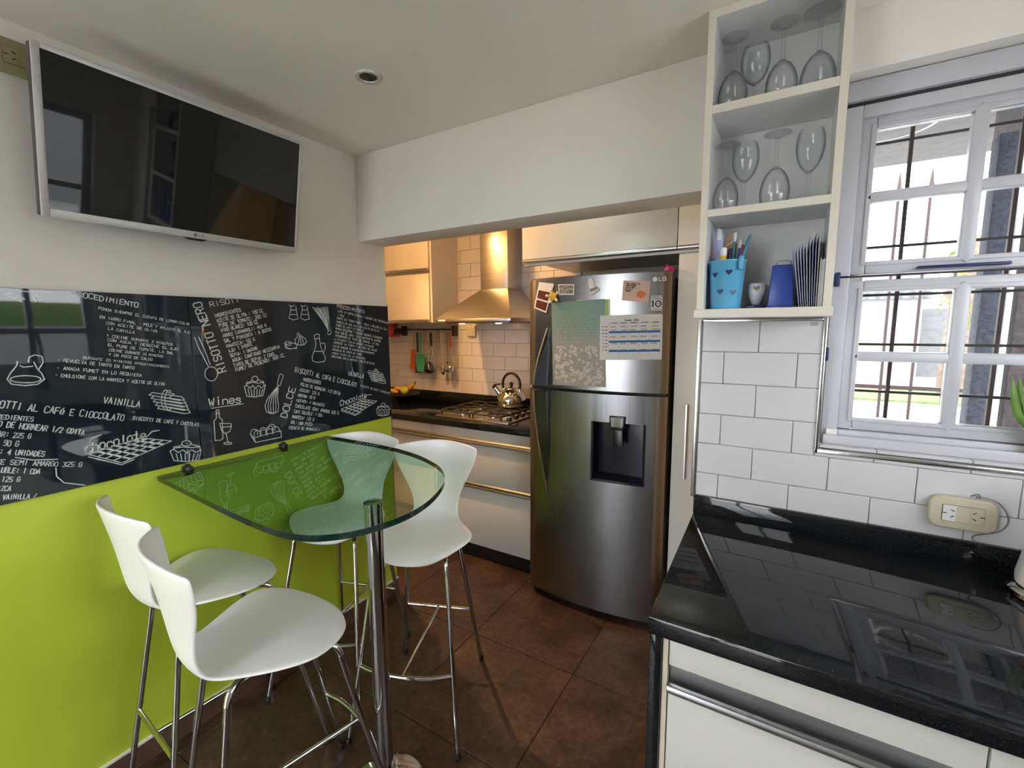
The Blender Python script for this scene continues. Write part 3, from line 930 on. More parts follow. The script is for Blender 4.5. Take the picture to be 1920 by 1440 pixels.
# wall opposite the panel: sink window seen only in reflections
oz0, oz1, oy0, oy1 = 1.22, 1.99, -1.50, -0.22
wo_ = struct('wall_opposite', MB().box(XO, XO + .15, YR, oy0, 0, ZC).box(XO, XO + .15, oy1, .17, 0, ZC)
             .box(XO, XO + .15, oy0, oy1, 0, oz0).box(XO, XO + .15, oy0, oy1, oz1, ZC), 'wall', smooth=0)
w2 = thing('window_2', None, None, (XO + .07, -.8, oz0), kind='structure')
m = MB().box(XO + .04, XO + .09, oy0, oy0 + .05, oz0, oz1).box(XO + .04, XO + .09, oy1 - .05, oy1, oz0, oz1)
m.box(XO + .04, XO + .09, oy0 + .05, oy1 - .05, oz0, oz0 + .05).box(XO + .04, XO + .09, oy0 + .05, oy1 - .05, oz1 - .05, oz1)
obj('frame', m, 'window_frame', w2, bevel=.003)
ysp = [oy0 + .05 + (oy1 - oy0 - .1) * k / 4 for k in range(5)]
for k in range(1, 4):
    obj('mullion', MB().box(XO + .045, XO + .085, ysp[k] - .016, ysp[k] + .016, oz0 + .05, oz1 - .05), 'window_frame', w2, bevel=.003)
obj('rail', MB().box(XO + .043, XO + .087, oy0 + .05, oy1 - .05, 1.475, 1.515), 'window_frame', w2, bevel=.003)
for k in range(4):
    for r0, r1 in ((oz0 + .05, 1.475), (1.515, oz1 - .05)):
        obj('pane', MB().box(XO + .062, XO + .066, ysp[k] + .016 if k else ysp[k], ysp[k + 1] - .016 if k < 3 else ysp[k + 1], r0, r1), 'glass_pane', w2, smooth=0)
# rear wall behind the camera; unseen glazed doors added to let daylight in
struct('wall_rear', MB().box(-.15, .15, YR - .15, YR, 0, ZC).box(1.15, XO + .15, YR - .15, YR, 0, ZC).box(.15, 1.15, YR - .15, YR, 2.2, ZC), 'wall', smooth=0)
w3 = thing('added_doors', None, None, (1.37, YR - .08, 0), kind='structure')
m = MB()
for x in (.15, .625, 1.10):
    m.box(x, x + .05, YR - .10, YR - .05, 0, 2.2)
m.box(.2, 1.10, YR - .10, YR - .05, 2.15, 2.2).box(.2, 1.10, YR - .10, YR - .05, 0, .06)
obj('frame', m, 'window_frame', w3, bevel=.003)
for a, b in ((.2, .625), (.675, 1.10)):
    obj('pane', MB().box(a, b, YR - .078, YR - .073, .06, 2.15), 'glass_pane', w3, smooth=0)
# kitchen walls
wk = struct('wall_kitchen_back', MB().box(XK - .1, 2.0, YK, YK + .12, 0, ZC), 'wall', smooth=0)
obj('grout', MB().box(XK, .66, YK - .005, YK, .96, ZC), 'grout', wk, smooth=0)
for r in range(14):
    z0, z1 = .985 + r * .1, min(1.085 + r * .1, ZC)
    off = -.245 if r % 2 else -.145
    for k in range(-6, 6):
        a, b = max(off + .2 * k, XK), min(off + .2 * k + .2, .66)
        if b - a < .02 or z1 - z0 < .02:
            continue
        if z0 > 1.56 and b < -.37:
            continue
        piece('wall_tile', b - a - .0025, .010, z1 - z0 - .0025, 'tile', ((a + b) / 2, YK - .004, (z0 + z1) / 2), wk)
struct('wall_kitchen_left', MB().box(XK - .12, XK, YE, YK, 0, ZC), 'wall', smooth=0)
struct('wall_kitchen_return', MB().box(XK - .12, -.15, YE - .12, YE, 0, ZC), 'wall', smooth=0)
struct('wall_kitchen_right', MB().box(1.9, 2.02, .17, YK, 0, ZC), 'wall', smooth=0)

# ------------------------------------------------------------------ outdoors
struct('ground', MB().box(-30, 40, .17, 60, -.3, -.1).box(XO + .15, 60, -40, .17, -.3, -.1).box(-30, XO + .15, -40, YR - .15, -.3, -.1).box(-30, -.15, YR - .15, .17, -.3, -.1), 'pavement', smooth=0)
struct('lawn', MB().box(1.5, 12, 10.6, 13.2, -.1, -.06), 'lawn', smooth=0)
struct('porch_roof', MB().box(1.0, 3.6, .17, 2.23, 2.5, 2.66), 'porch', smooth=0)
lo = thing('porch_lamp', 'round plaster ceiling rose on the porch soffit outside the window', 'lamp', (2.22, 1.50, 2.5))
obj('rose', MB().lathe([(.17, -.012), (.19, -.004), (.19, 0)], (2.22, 1.50, 2.5)), 'porch', lo)
obj('rim', MB().lathe([(.205, -.004), (.205, 0)], (2.22, 1.50, 2.5)), 'pavement', lo)
po = thing('porch_pillar', 'dark speckled blue-grey porch post outside the window', 'pillar', (2.56, 1.02, -.1))
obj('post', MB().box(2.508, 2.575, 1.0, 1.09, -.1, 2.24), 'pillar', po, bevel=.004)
obj('cover_strip', MB().box(2.577, 2.60, 1.0, 1.05, -.1, 2.5), 'alu', po, bevel=.003)
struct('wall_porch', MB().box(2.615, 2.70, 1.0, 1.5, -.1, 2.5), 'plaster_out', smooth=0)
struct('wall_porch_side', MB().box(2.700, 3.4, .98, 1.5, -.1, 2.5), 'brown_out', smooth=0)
ho = thing('white_house', 'white rendered house with a grey roof seen far through the lower window panes', 'house', (3.6, 17, -.1))
obj('facade', MB().box(2.2, 5.1, 15.5, 20, -.1, 2.25), 'house_white', ho, smooth=0)
obj('side_block', MB().box(5.1, 6.6, 17.0, 21, -.1, 2.0), 'roof_out', ho, smooth=0)
obj('roof', MB().prism([(2.0, 2.25), (5.3, 2.25), (4.9, 3.0), (2.4, 3.0)], 15.3, 20.2, 'y'), 'roof_out', ho, smooth=0)
for k in range(12):
    a = 2.2 + k * .26
    obj('roof_rib', MB().box(a, a + .05, 15.27, 15.31, 2.27, 2.55), 'porch', ho, smooth=0)
obj('garage_door', MB().box(2.6, 4.3, 15.47, 15.5, -.1, 1.9), 'house_white', ho, smooth=0)
tr = thing('tree', 'pale sunlit tree trunk with rough bark standing by the far lawn', 'tree', (5.15, 12.3, -.1))
obj('trunk', MB().tube(spline([(5.15, 12.3, -.1), (5.12, 12.3, .8), (5.2, 12.3, 1.7), (5.15, 12.3, 2.4), (5.3, 12.3, 3.4)], 4), [.30, .29, .28, .27, .26, .26, .26, .26, .26, .27, .28, .3, .3, .28, .26, .24, .22], 12), 'bark', tr)
obj('branch', MB().tube(spline([(5.15, 12.3, 2.2), (5.6, 12.2, 2.8), (5.9, 12.2, 3.6)], 4), .12, 8), 'bark', tr)
m = MB()
for k in range(70):
    p = Vector((5.2 + random.uniform(-.5, .5), 12.2 + random.uniform(-.4, .4), 2.0 + random.uniform(-.5, 1.2)))
    q = Vector((random.uniform(-1, 1), random.uniform(-1, 1), random.uniform(-1, 1))).normalized() * .12
    t = Vector((random.uniform(-1, 1), random.uniform(-1, 1), random.uniform(-1, 1))).normalized() * .06
    m.add([p - q, p + t, p + q, p - t], [(0, 1, 2, 3)])
obj('ivy', m, 'hedge', tr, smooth=0, kind='stuff')
fe = thing('iron_fence', 'rusty iron fence of spiked bars beyond the porch', 'fence', (2.6, 3.0, -.1))
for k in range(-3, 6):
    x = 2.506 + k * .185
    b_ = obj('bar', MB().tube([(x, 3.0, -.1), (x, 3.0, 2.5)], .011, 8), 'rust_iron', fe)
    obj('spike', MB().lathe([(.016, 0), (.018, .02), (.001, .16)], (x, 3.0, 2.5), 8), 'rust_iron', b_)
for z in (.2, 1.0):
    obj('rail', MB().box(1.85, 3.6, 2.985, 3.015, z, z + .03), 'rust_iron', fe, smooth=0)
gr = thing('window_grille', 'black wrought iron security grille outside the window wall', 'grille', (2.23, .2, 1.1))
for z in (1.296, 1.442, 1.592, 1.735, 1.885, 2.034):
    obj('cross_bar', MB().box(1.9, 2.62, .196, .204, z - .0038, z + .0038), 'iron', gr, smooth=0)
for x in (1.90, 2.116, 2.343, 2.56):
    obj('upright_bar', MB().box(x - .0045, x + .0045, .193, .207, 1.06, 2.22), 'rust_iron', gr, smooth=0)
# greenery outside the sink window, seen in the reflection
he = thing('hedge_row', 'long clipped bright green hedge beyond the sink window', 'hedge', (12.0, .2, -.1))
m = MB()
for k in range(24):
    y = -4 + k * .4
    m.lathe([(.02, 0), (.38, .1), (.45, .7), (.42, 1.85 + .08 * math.sin(k * 2.1)), (.2, 2.2)], (12.0 + .06 * math.sin(k), y, -.1), 10)
obj('foliage', m, 'hedge', he)
obj('low_wall', MB().box(11.0, 11.2, -4, 6, -.1, 1.58), 'house_white', he, smooth=0)

# ================================================================== PANEL WALL
# two dark glass panels with chalk-style print
def on_panel(y, z):
    return (0.0112, y, z)
for (y0, y1, T_, D_, lab) in ((-1.56, -.7815, TEXT_LEFT, DRAW_LEFT, 'dark glass splashback with large recipe list, VAINILLA and a flask drawing'),
                              (-.7795, YE - .003, TEXT_RIGHT, DRAW_RIGHT, 'dark glass splashback reading RISOTTO NERO, Wines and DOLCE by the kitchen')):
    t = thing('recipe_panel', lab, 'wall panel', (0.007, (y0 + y1) / 2, 1.0212))
    obj('glass_sheet', MB().box(.0030, .0106, y0, y1, 1.0212, 1.616), 'panel', t, bevel=.001, seg=1)
    for row in T_:
        s, a0, b0, a1, b1, h = row
        if 'RISOTT' == s or s.startswith('RISOTTO'):
            h *= .9
        m = MB()
        letters(m, s, a0, b0, a1, b1, h, on_panel, jit=.06, w=h * (.07 if h > .016 else .085), slant=.18 if s == 'Chocolate' else 0)
        m.v = [(p[0], p[1], min(p[2], 1.6155)) for p in m.v]
        m.v = [(p[0], min(max(p[1], y0), y1), max(p[2], 1.0217)) for p in m.v]
        obj('printed_text', m, 'chalk', t, smooth=0)
    for nm_, st_ in D_.items():
      m = MB()
      for d in st_:
        pts = [(d[i], d[i + 1]) for i in range(0, len(d), 2)]
        pts = [(min(max(a, y0), y1), min(max(b, 1.022), 1.615)) for a, b in pts]
        ribbon(m, pts, .0014, on_panel)
      obj(nm_, m, 'chalk', t, smooth=0)

# television, tilted down on its bracket
tvw, tvh = .752, .424
tv = thing('television', 'flat television with silver-white bezel tilted on the wall', 'television', (.09, -.775, 1.809))
tv.rotation_euler = (0, R(10.8), 0)
OFF[tv.name] = Vector((0, 0, 0))
h = tvw / 2
obj('casing', MB().box(-.035, -.002, -h, h, 0, tvh), 'tv_back', tv, bevel=.004)
m = MB().box(-.004, .006, -h, -h + .016, 0, tvh).box(-.004, .006, h - .013, h, 0, tvh)
m.box(-.004, .006, -h + .016, h - .013, 0, .022).box(-.004, .006, -h + .016, h - .013, tvh - .013, tvh)
bz = obj('bezel', m, 'tv_bezel', tv, bevel=.0015)
obj('screen', MB().box(-.004, .0035, -h + .0155, h - .0125, .0215, tvh - .0125), 'tv_screen', tv, smooth=0)
m = MB()
m.prism(arc(-.002, .011, .0055, .0055, 0, 360, 14)[:-1], .006, .0066, 'x')
letters(m, 'LG', .008, .008, .026, .008, .0075, lambda a, b: (.0066, a, b), w=.0009)
obj('maker_logo', m, 'ink_grey', bz, smooth=0)
obj('sensor_lip', MB().prism([(-.04, 0), (-.02, -.008), (.02, -.008), (.04, 0)], -.01, .003, 'x'), 'black_plastic', tv)
obj('bracket', MB().box(-.088, -.035, -.12, .12, .12, .30), 'black_plastic', tv, bevel=.004)

def outlet(name, label, loc, w, hgt, rot, mats, n_sock, rf=.30):
    """rounded socket plate, built facing -y around its centre"""
    t = thing(name, label, 'socket', loc)
    OFF[t.name] = Vector((0, 0, 0))
    t.rotation_euler = rot
    r = hgt * rf
    pts = []
    for cx, cz, a in ((w / 2 - r, hgt / 2 - r, 0), (-w / 2 + r, hgt / 2 - r, 90), (-w / 2 + r, -hgt / 2 + r, 180), (w / 2 - r, -hgt / 2 + r, 270)):
        pts += arc(cx, cz, r, r, a, a + 90, 5)
    obj('plate', MB().prism(pts, -.022, 0, 'y'), mats[0], t, bevel=.006, seg=3)
    iw, ih = w * .60, hgt * .5
    ins = obj('insert', MB().box(-iw / 2, iw / 2, -.0235, -.02, -ih / 2, ih / 2), mats[0], t, smooth=0)
    for k in range(3):
        a = -iw / 2 + iw * k / 3
        if n_sock and k != 1:
            md = obj('socket_module', MB().box(a + .0008, a + iw / 3 - .0008, -.0248, -.0232, -ih / 2 + .001, ih / 2 - .001), mats[1] if k == 0 else mats[0], t, smooth=0)
            s = 1 if k == 0 else -1
            cx = a + iw / 6
            mm = MB()
            for (dx, dz, an) in ((-.009 * s, 0, 0), (.006 * s, .008, -30 * s), (.006 * s, -.008, 30 * s)):
                c, q = math.cos(R(an)), math.sin(R(an))
                L2, W2 = .0042, .0011
                pl = [(cx + dx + u * c - v * q, dz + u * q + v * c) for u, v in ((-L2, -W2), (L2, -W2), (L2, W2), (-L2, W2))]
                mm.prism(pl, -.0253, -.0247, 'y')
            obj('slots', mm, 'black_plastic', md, smooth=0)
    mm = MB()
    for (p, q, r0, r1) in ((-iw / 2, iw / 2, ih / 2, ih / 2 + .0008), (-iw / 2, iw / 2, -ih / 2 - .0008, -ih / 2), (-iw / 2 - .0008, -iw / 2, -ih / 2, ih / 2), (iw / 2, iw / 2 + .0008, -ih / 2, ih / 2)):
        mm.box(p, q, -.0225, -.0215, r0, r1)
    obj('seam', mm, 'stem_brown', t, smooth=0)
    return t
outlet('wall_socket', 'yellowed socket plate half hidden behind the television', (0, -1.125, 2.228), .145, .088, (0, 0, R(90)), ('beige_dark', 'beige_dark'), True)
so = outlet('wall_socket', 'beige double socket plate on white tiles above the granite counter', (2.256, -.009, 1.014), .134, .086, (0, 0, 0), ('beige_plastic', 'white_plastic'), True)
obj('loose_wire', MB().tube(spline([(2.268, -.020, 1.062), (2.282, -.022, 1.070), (2.288, -.02, 1.061), (2.280, -.022, 1.064), (2.312, -.026, 1.060), (2.333, -.024, 1.038), (2.341, -.022, 1.008), (2.326, -.022, .980), (2.288, -.02, .962), (2.281, -.02, .952), (2.286, -.024, .944)], 5), .0017, 6), 'ink_grey', None)
tag(bpy.data.objects['loose_wire'], 'thin grey wire looping beside the beige double socket', 'wire')

# ceiling downlights
def downlight(loc, label, warm):
    t = thing('ceiling_downlight', label, 'downlight', loc)
    obj('trim_ring', MB().lathe([(.028, -.001), (.030, -.005), (.040, -.006), (.043, -.002), (.043, 0)], loc, 32), 'tv_bezel', t)
    obj('lamp_face', MB().lathe([(.0, -.0035), (.012, -.003), (.029, -.002)], loc, 24, cap0=False, cap1=False), 'stem_brown' if not warm else 'lamp', t, fix=True)
    return t
ml = bpy.data.materials.new('lamp_glow')
ml.use_nodes = True
_b = ml.node_tree.nodes['Principled BSDF']
_b.inputs['Emission Color'].default_value = (1.0, 0.62, 0.28, 1)
_b.inputs['Emission Strength'].default_value = 6.0
MAT['lamp'] = ml
mc = bpy.data.materials.new('cool_fill_glow')  # glow of the added fill lamp
mc.use_nodes = True
_b = mc.node_tree.nodes['Principled BSDF']
_b.inputs['Emission Color'].default_value = (0.78, 1.0, 0.90, 1)
_b.inputs['Emission Strength'].default_value = 2.0
MAT['fill_cool'] = mc
downlight((.609, -.453, ZC), 'dark unlit downlight with pale ring in the dining ceiling', False)
dl = downlight((-.36, .34, ZC), 'lit warm downlight in the ceiling behind the beam', True)
ld = bpy.data.lights.new('lamp_light', 'SPOT')
ld.energy = 35
ld.color = (1.0, 0.53, 0.18)
ld.spot_size = R(150)
ld.spot_blend = 1.0
ld.shadow_soft_size = 0.02
lo_ = bpy.data.objects.new('lamp_light', ld)
COL.objects.link(lo_)
lo_.parent = dl
lo_.location = (0, 0, -.02)
lo_.rotation_euler = (R(-6), R(-30), 0)
# added fill lamp, made up to brighten the cabinets, tiles and floor
fl = thing('added_fill_lamp', 'added round white fill lamp on the kitchen ceiling near the refrigerator', 'lamp', (.98, .385, ZC))
obj('housing', MB().lathe([(.125, -.03), (.13, -.02), (.13, 0)], (.98, .385, ZC), 40), 'white_plastic', fl)
obj('diffuser', MB().lathe([(0, -.055), (.05, -.052), (.09, -.043), (.12, -.031)], (.98, .385, ZC), 40, False, False), 'fill_cool', fl, fix=True)


# ================================================================== GLASS BAR TABLE
tb = thing('glass_bar_table', 'green glass bar table on a single chrome column fixed to the wall', 'table', (.8, -.68, 0))
outl = [(.012, -.925), (.30, -.945), (.55, -.962), (.70, -.968), (.80, -.963), (.868, -.943), (.915, -.908), (.948, -.865), (.972, -.805), (.984, -.74), (.982, -.68), (.968, -.615), (.942, -.545), (.905, -.475), (.855, -.412), (.79, -.358), (.70, -.312), (.60, -.276), (.48, -.252), (.34, -.242), (.012, -.245)]
core = [Vector((a, b, 0)) for a, b in outl]
sm = [outl[0]] + [(p.x, p.y) for p in spline(core[1:-1], 3)] + [outl[-1]]
top = obj('glass_top', MB().prism(sm, .983, 1.000, 'z'), 'table_glass', tb, smooth=30)
top.data.materials.append(MAT['table_edge'])
for p in top.data.polygons:
    if abs(p.normal.z) < .5:
        p.material_index = 1
obj('column', MB().lathe([(.027, .02), (.027, .965), (.0285, .966), (.0285, .981), (.026, .9825)], (.8, -.68, 0), 32), 'chrome', tb)
obj('base_disc', MB().lathe([(.125, 0), (.125, .008), (.118, .014), (.05, .022), (.027, .024)], (.8, -.68, 0), 40), 'chrome', tb)
for y in (-.834, -.47):
    c = obj('wall_clip', MB().box(.002, .034, y - .013, y + .013, .980, 1.012), 'black_plastic', tb, bevel=.004)
    obj('clip_screw', MB().lathe([(.009, 0), (.009, .005), (.006, .008)], (.022, y, 1.011), 14), 'black_rubber', c)

# ================================================================== BAR STOOLS
def make_stool():
    t = thing('bar_stool', 'x', 'stool', (0, 0, 0), 'white shell bar stools around the glass table')
    prof = [(.190, .656), (.178, .671), (.147, .684), (.09, .691), (.03, .692), (-.04, .688), (-.10, .682), (-.148, .684), (-.182, .702), (-.200, .738), (-.208, .785), (-.215, .84), (-.224, .90), (-.235, .955), (-.245, 1.000), (-.249, 1.014)]
    hw = [.085, .142, .184, .211, .215, .188, .146, .116, .103, .101, .108, .131, .164, .188, .191, .170]
    lift = [(-.022, .002), (-.038, .004), (-.044, .006), (-.030, .008), (-.010, .010), (.002, .011), (.004, .012), (.008, .010), (.014, .006), (.020, .002), (.026, 0), (.036, 0), (.046, 0), (.052, 0), (.056, -.004), (.056, -.014)]
    nc = 8
    m = MB()
    vs, fs = [], []
    for (x, z), w, (lx, lz) in zip(prof, hw, lift):
        for j in range(nc + 1):
            v = -1 + 2 * j / nc
            vs.append((x + lx * v * v, w * v, z + lz * v * v))
    for i in range(len(prof) - 1):
        for j in range(nc):
            a = i * (nc + 1) + j
            fs.append((a, a + nc + 1, a + nc + 2, a + 1))
    m.add(vs, fs)
    sh = obj('seat_shell', m, 'stool', t, smooth=180)
    md = sh.modifiers.new('thickness', 'SOLIDIFY'); md.thickness = .011; md.offset = -1
    md = sh.modifiers.new('smooth', 'SUBSURF'); md.levels = 2; md.render_levels = 2
    obj('seat_mount', MB().lathe([(.085, .655), (.085, .668), (.07, .672)], (0, 0, 0), 20), 'chrome', t)
    for s in (1, -1):
        f = spline([(.0, .05 * s, .666), (.075, .105 * s, .664), (.118, .130 * s, .655), (.134, .139 * s, .628), (.146, .146 * s, .56), (.261, .204 * s, .018)], 6)
        l = obj('leg', MB().tube(f, .0088, 10), 'chrome', t)
        obj('foot_cap', MB().lathe([(.009, 0), (.0105, .004), (.0105, .024), (.009, .026)], (.2635, .2055 * s, 0), 12), 'black_rubber', l)
        b = spline([(.0, .04 * s, .666), (-.075, .082 * s, .664), (-.112, .103 * s, .655), (-.126, .111 * s, .628), (-.135, .117 * s, .56), (-.218, .178 * s, .018)], 6)
        l = obj('leg', MB().tube(b, .0088, 10), 'chrome', t)
        obj('foot_cap', MB().lathe([(.009, 0), (.0105, .004), (.0105, .024), (.009, .026)], (-.2205, .1795 * s, 0), 12), 'black_rubber', l)
    zf = .27
    obj('front_footrest', MB().tube(spline([(.208, .177, zf), (.232, .10, zf), (.240, 0, zf), (.232, -.10, zf), (.208, -.177, zf)], 6), .0075, 10), 'chrome', t)
    obj('rear_stretcher', MB().tube([(-.180, .150, zf), (-.180, -.150, zf)], .0075, 10), 'chrome', t)
    obj('middle_stretcher', MB().tube([(-.180, 0, zf), (.240, 0, zf)], .0065, 10), 'chrome', t)
    return t
stool = make_stool()
spots = [(.690, -.962, 76.5, 'white shell bar stool nearest the camera, its seat fully in view'),
         (.262, -.905, 85.5, 'white shell bar stool against the green wall, beside the nearest stool'),
         (.650, -.312, -67.7, 'white shell bar stool facing us beyond the chrome table column'),
         (.236, -.360, -71.5, 'white shell bar stool seen through the green glass tabletop')]
for i, (x, y, a, lab) in enumerate(spots):
    o = stool if i == 0 else copy_tree(stool)
    o.location = (x, y, 0)
    o.rotation_euler = (0, 0, R(a))
    o['label'] = lab

# ================================================================== GRANITE COUNTER BY THE WINDOW
ct = thing('granite_worktop', 'black granite worktop with upstand below the tiled window wall', 'worktop', (2.1, -.33, .8375))
m = MB().prism([(1.604, -.006), (1.604, -.02), (1.617, -.655), (2.27, -.655), (2.27, -3.0), (XO - .002, -3.0), (XO - .002, -.006)], .8375, .8775, 'z')
obj('slab', m, 'granite', ct, bevel=.003)
obj('upstand', MB().box(1.604, XO - .024, -.026, -.0095, .8776, .9415), 'granite', ct, bevel=.002)
obj('upstand', MB().box(XO - .024, XO - .003, -3.0, -.0262, .8776, .9415), 'granite', ct, bevel=.002)
tag(obj('granite_end_panel', MB().box(1.618, 1.645, -.640, -.012, 0, .8372), 'granite', bevel=.002), 'black granite end panel standing under the end of the worktop', 'panel')

def lip(mb, x0, x1, y, z):
    """rounded aluminium grip profile along x, its nose at (y, z)"""
    pts = [(y, z), (y - .012, z), (y - .020, z + .004), (y - .022, z + .012), (y - .018, z + .018), (y - .008, z + .019), (y + .006, z + .010), (y + .006, z)]
    n = len(pts)
    mb.prism(pts, x0, x1, 'x')
    return mb
def lip_y(mb, y0, y1, x, z):
    pts = [(x, z), (x - .012, z), (x - .020, z + .004), (x - .022, z + .012), (x - .018, z + .018), (x - .008, z + .019), (x + .006, z + .010), (x + .006, z)]
    mb.prism(pts, y0, y1, 'y')
    return mb

cb = thing('drawer_cabinet', 'white drawer cabinet with aluminium grip under the black granite worktop', 'cabinet', (1.9, -.32, 0))
obj('carcass', MB().box(1.657, 2.26, -.60, -.012, .10, .836), 'cabinet', cb, smooth=0)
obj('side_edge', MB().box(1.6455, 1.657, -.632, -.012, .02, .836), 'cabinet_edge', cb, bevel=.001, seg=1)
obj('plinth', MB().box(1.657, 2.26, -.57, -.55, 0, .10), 'black_plastic', cb, smooth=0)
obj('fascia', MB().box(1.660, 2.158, -.632, -.605, .764, .834), 'cabinet', cb, bevel=.002)
obj('grip_channel', MB().box(1.660, 2.158, -.612, -.600, .70, .764), 'alu', cb, smooth=0)
for z0, z1 in ((.412, .705), (.105, .385)):
    d = obj('drawer', MB().box(1.660, 2.158, -.632, -.608, z0, z1), 'cabinet', cb, bevel=.002)
    obj('grip', lip(MB(), 1.660, 2.158, -.6275, z1), 'alu', d, smooth=50)
obj('corner_filler', MB().box(2.162, 2.280, -.632, -.602, .10, .834), 'cabinet', cb, bevel=.001, seg=1)
sc_ = thing('sink_cabinet', 'white cabinet run with doors under the sink worktop beside us', 'cabinet', (2.45, -1.8, 0))
obj('carcass', MB().box(2.31, XO - .003, -3.0, -.66, .10, .836), 'cabinet', sc_, smooth=0)
obj('plinth', MB().box(2.36, XO - .003, -3.0, -.66, 0, .10), 'black_plastic', sc_, smooth=0)
for k in range(4):
    y = -2.99 + k * .58
    d = obj('door', MB().box(2.285, 2.31, y, y + .575, .105, .76), 'cabinet', sc_, bevel=.002)
    obj('grip', lip_y(MB(), y, y + .575, 2.288, .76), 'alu', d, smooth=50)
# kitchen mixer with a coiled spring, in front of the sink window (seen mirrored in the panel)
fa = thing('spring_mixer_tap', 'black coiled-spring mixer tap at the sink window', 'tap', (2.60, -.62, .878))
obj('body', MB().lathe([(.028, 0), (.028, .01), (.018, .014), (.018, .12), (.012, .13)], (2.60, -.62, .878), 20), 'black_plastic', fa)
path = spline([(2.60, -.62, 1.0), (2.60, -.62, 1.30), (2.57, -.62, 1.42), (2.50, -.62, 1.475), (2.43, -.62, 1.44), (2.40, -.62, 1.34), (2.40, -.62, 1.20)], 8)
obj('hose', MB().tube(path, .007, 8), 'black_plastic', fa)
fine = spline([tuple(p) for p in path], 12)
sp = []
for i, p in enumerate(fine):
    a = i * .55
    T = (fine[min(i + 1, len(fine) - 1)] - fine[max(i - 1, 0)]).normalized()
    N = Vector((0, 1, 0)); B = T.cross(N)
    sp.append(p + (N * math.cos(a) + B * math.sin(a)) * .013)
obj('spring', MB().tube(sp, .0018, 5), 'black_plastic', fa)
obj('spray_head', MB().lathe([(.016, 0), (.02, .02), (.014, .1)], (2.40, -.62, 1.10), 16), 'black_plastic', fa)
obj('lever', MB().tube([(2.60, -.638, .96), (2.60, -.70, 1.0)], .006, 8), 'black_plastic', fa)

# white jug on its chrome stand at the frame edge
jx, jy = 2.408, -.130
jg = thing('electric_jug', 'white electric jug on a chrome base at the counter corner', 'jug', (jx, jy, .878))
obj('power_base', MB().lathe([(.088, 0), (.092, .006), (.090, .014), (.080, .020)], (jx, jy, .878), 40), 'chrome', jg)
obj('body', MB().lathe([(.070, .021), (.076, .026), (.077, .045), (.066, .12), (.055, .20), (.050, .235)], (jx, jy, .878), 40), 'white_plastic', jg)
obj('lid', MB().lathe([(.051, .235), (.048, .245), (.02, .25), (.015, .262), (.0, .264)], (jx, jy, .878), 32, cap1=False), 'white_plastic', jg, fix=True)
obj('handle', MB().tube(spline([(jx + .052, jy, 1.10), (jx + .10, jy, 1.09), (jx + .115, jy, 1.02), (jx + .08, jy, .94)], 6), .009, 8), 'white_plastic', jg)
# plant on the sill
px, py = 2.408, .034
pl = thing('potted_aloe', 'small potted plant with upright green leaves on the window sill', 'plant', (px, py, 1.15))
obj('pot', MB().lathe([(.026, 0), (.034, .06), (.037, .062), (.037, .075), (.031, .075), (.030, .06)], (px, py, 1.150), 20), 'terracotta', pl)
for k in range(9):
    a = k * 2.4 + .3
    r_ = .055 + .02 * (k % 3)
    tip = (px + math.cos(a) * r_, py - .03 + math.sin(a) * r_ * .5, 1.34 + .03 * (k % 3))
    if k == 0:
        tip = (px - .092, py - .055, 1.375)
    mid = (px + (tip[0] - px) * .75, py + (tip[1] - py) * .7, 1.285)
    obj('leaf', MB().tube(spline([(px, py, 1.21), mid, tip], 5), [.010, .011, .0115, .012, .0125, .0125, .0115, .010, .0075, .005, .001], 8, flat=.4), 'leaf', pl)

# ================================================================== OPEN SHELF UNIT
sx0, sx1, sy0, sy1 = 1.615, 1.930, -.20, -.002
SZ = [(1.524, 1.548), (1.798, 1.818), (2.064, 2.086), (2.302, 2.3225)]
su = thing('open_shelf_unit', 'white open wall shelf holding glasses and pens beside the window', 'shelf', (1.77, -.1, 1.524))
obj('side_panel', MB().box(sx0, sx0 + .018, sy0 + .002, sy1, 1.548, 2.302), 'shelf', su, smooth=0)
obj('side_panel', MB().box(sx1 - .018, sx1, sy0 + .002, sy1, 1.548, 2.302), 'shelf', su, smooth=0)
obj('back_panel', MB().box(sx0 + .018, sx1 - .018, sy1 - .005, sy1, 1.548, 2.302), 'shelf', su, smooth=0)
for k, (z0, z1) in enumerate(SZ):
    a, b = (sx0 - .006, sx1 + .004) if k == 0 else ((sx0, sx1) if k == 3 else (sx0 + .018, sx1 - .018))
    s = obj('shelf_board', MB().box(a, b, sy0 + .002, sy1 if k in (0, 3) else sy1 - .005, z0, z1), 'shelf', su, smooth=0)
    obj('edge_band', MB().box(a, b, sy0 - .004 if k == 0 else sy0, sy0 + .002, z0, z1), 'shelf_edge', s, bevel=.0008, seg=1)
for a in (sx0, sx1 - .018):
    obj('edge_band', MB().box(a, a + .018, sy0, sy0 + .002, 1.548, 2.302), 'shelf_edge', su, smooth=0)

tag(obj('wire_stub', MB().tube(spline([(1.606, -.012, 2.318), (1.600, -.012, 2.295), (1.596, -.010, 2.262), (1.590, -.008, 2.240), (1.584, -.008, 2.246)], 5), .0016, 6), 'red'), 'thin dark red wire stub hanging beside the top of the shelf', 'wire')
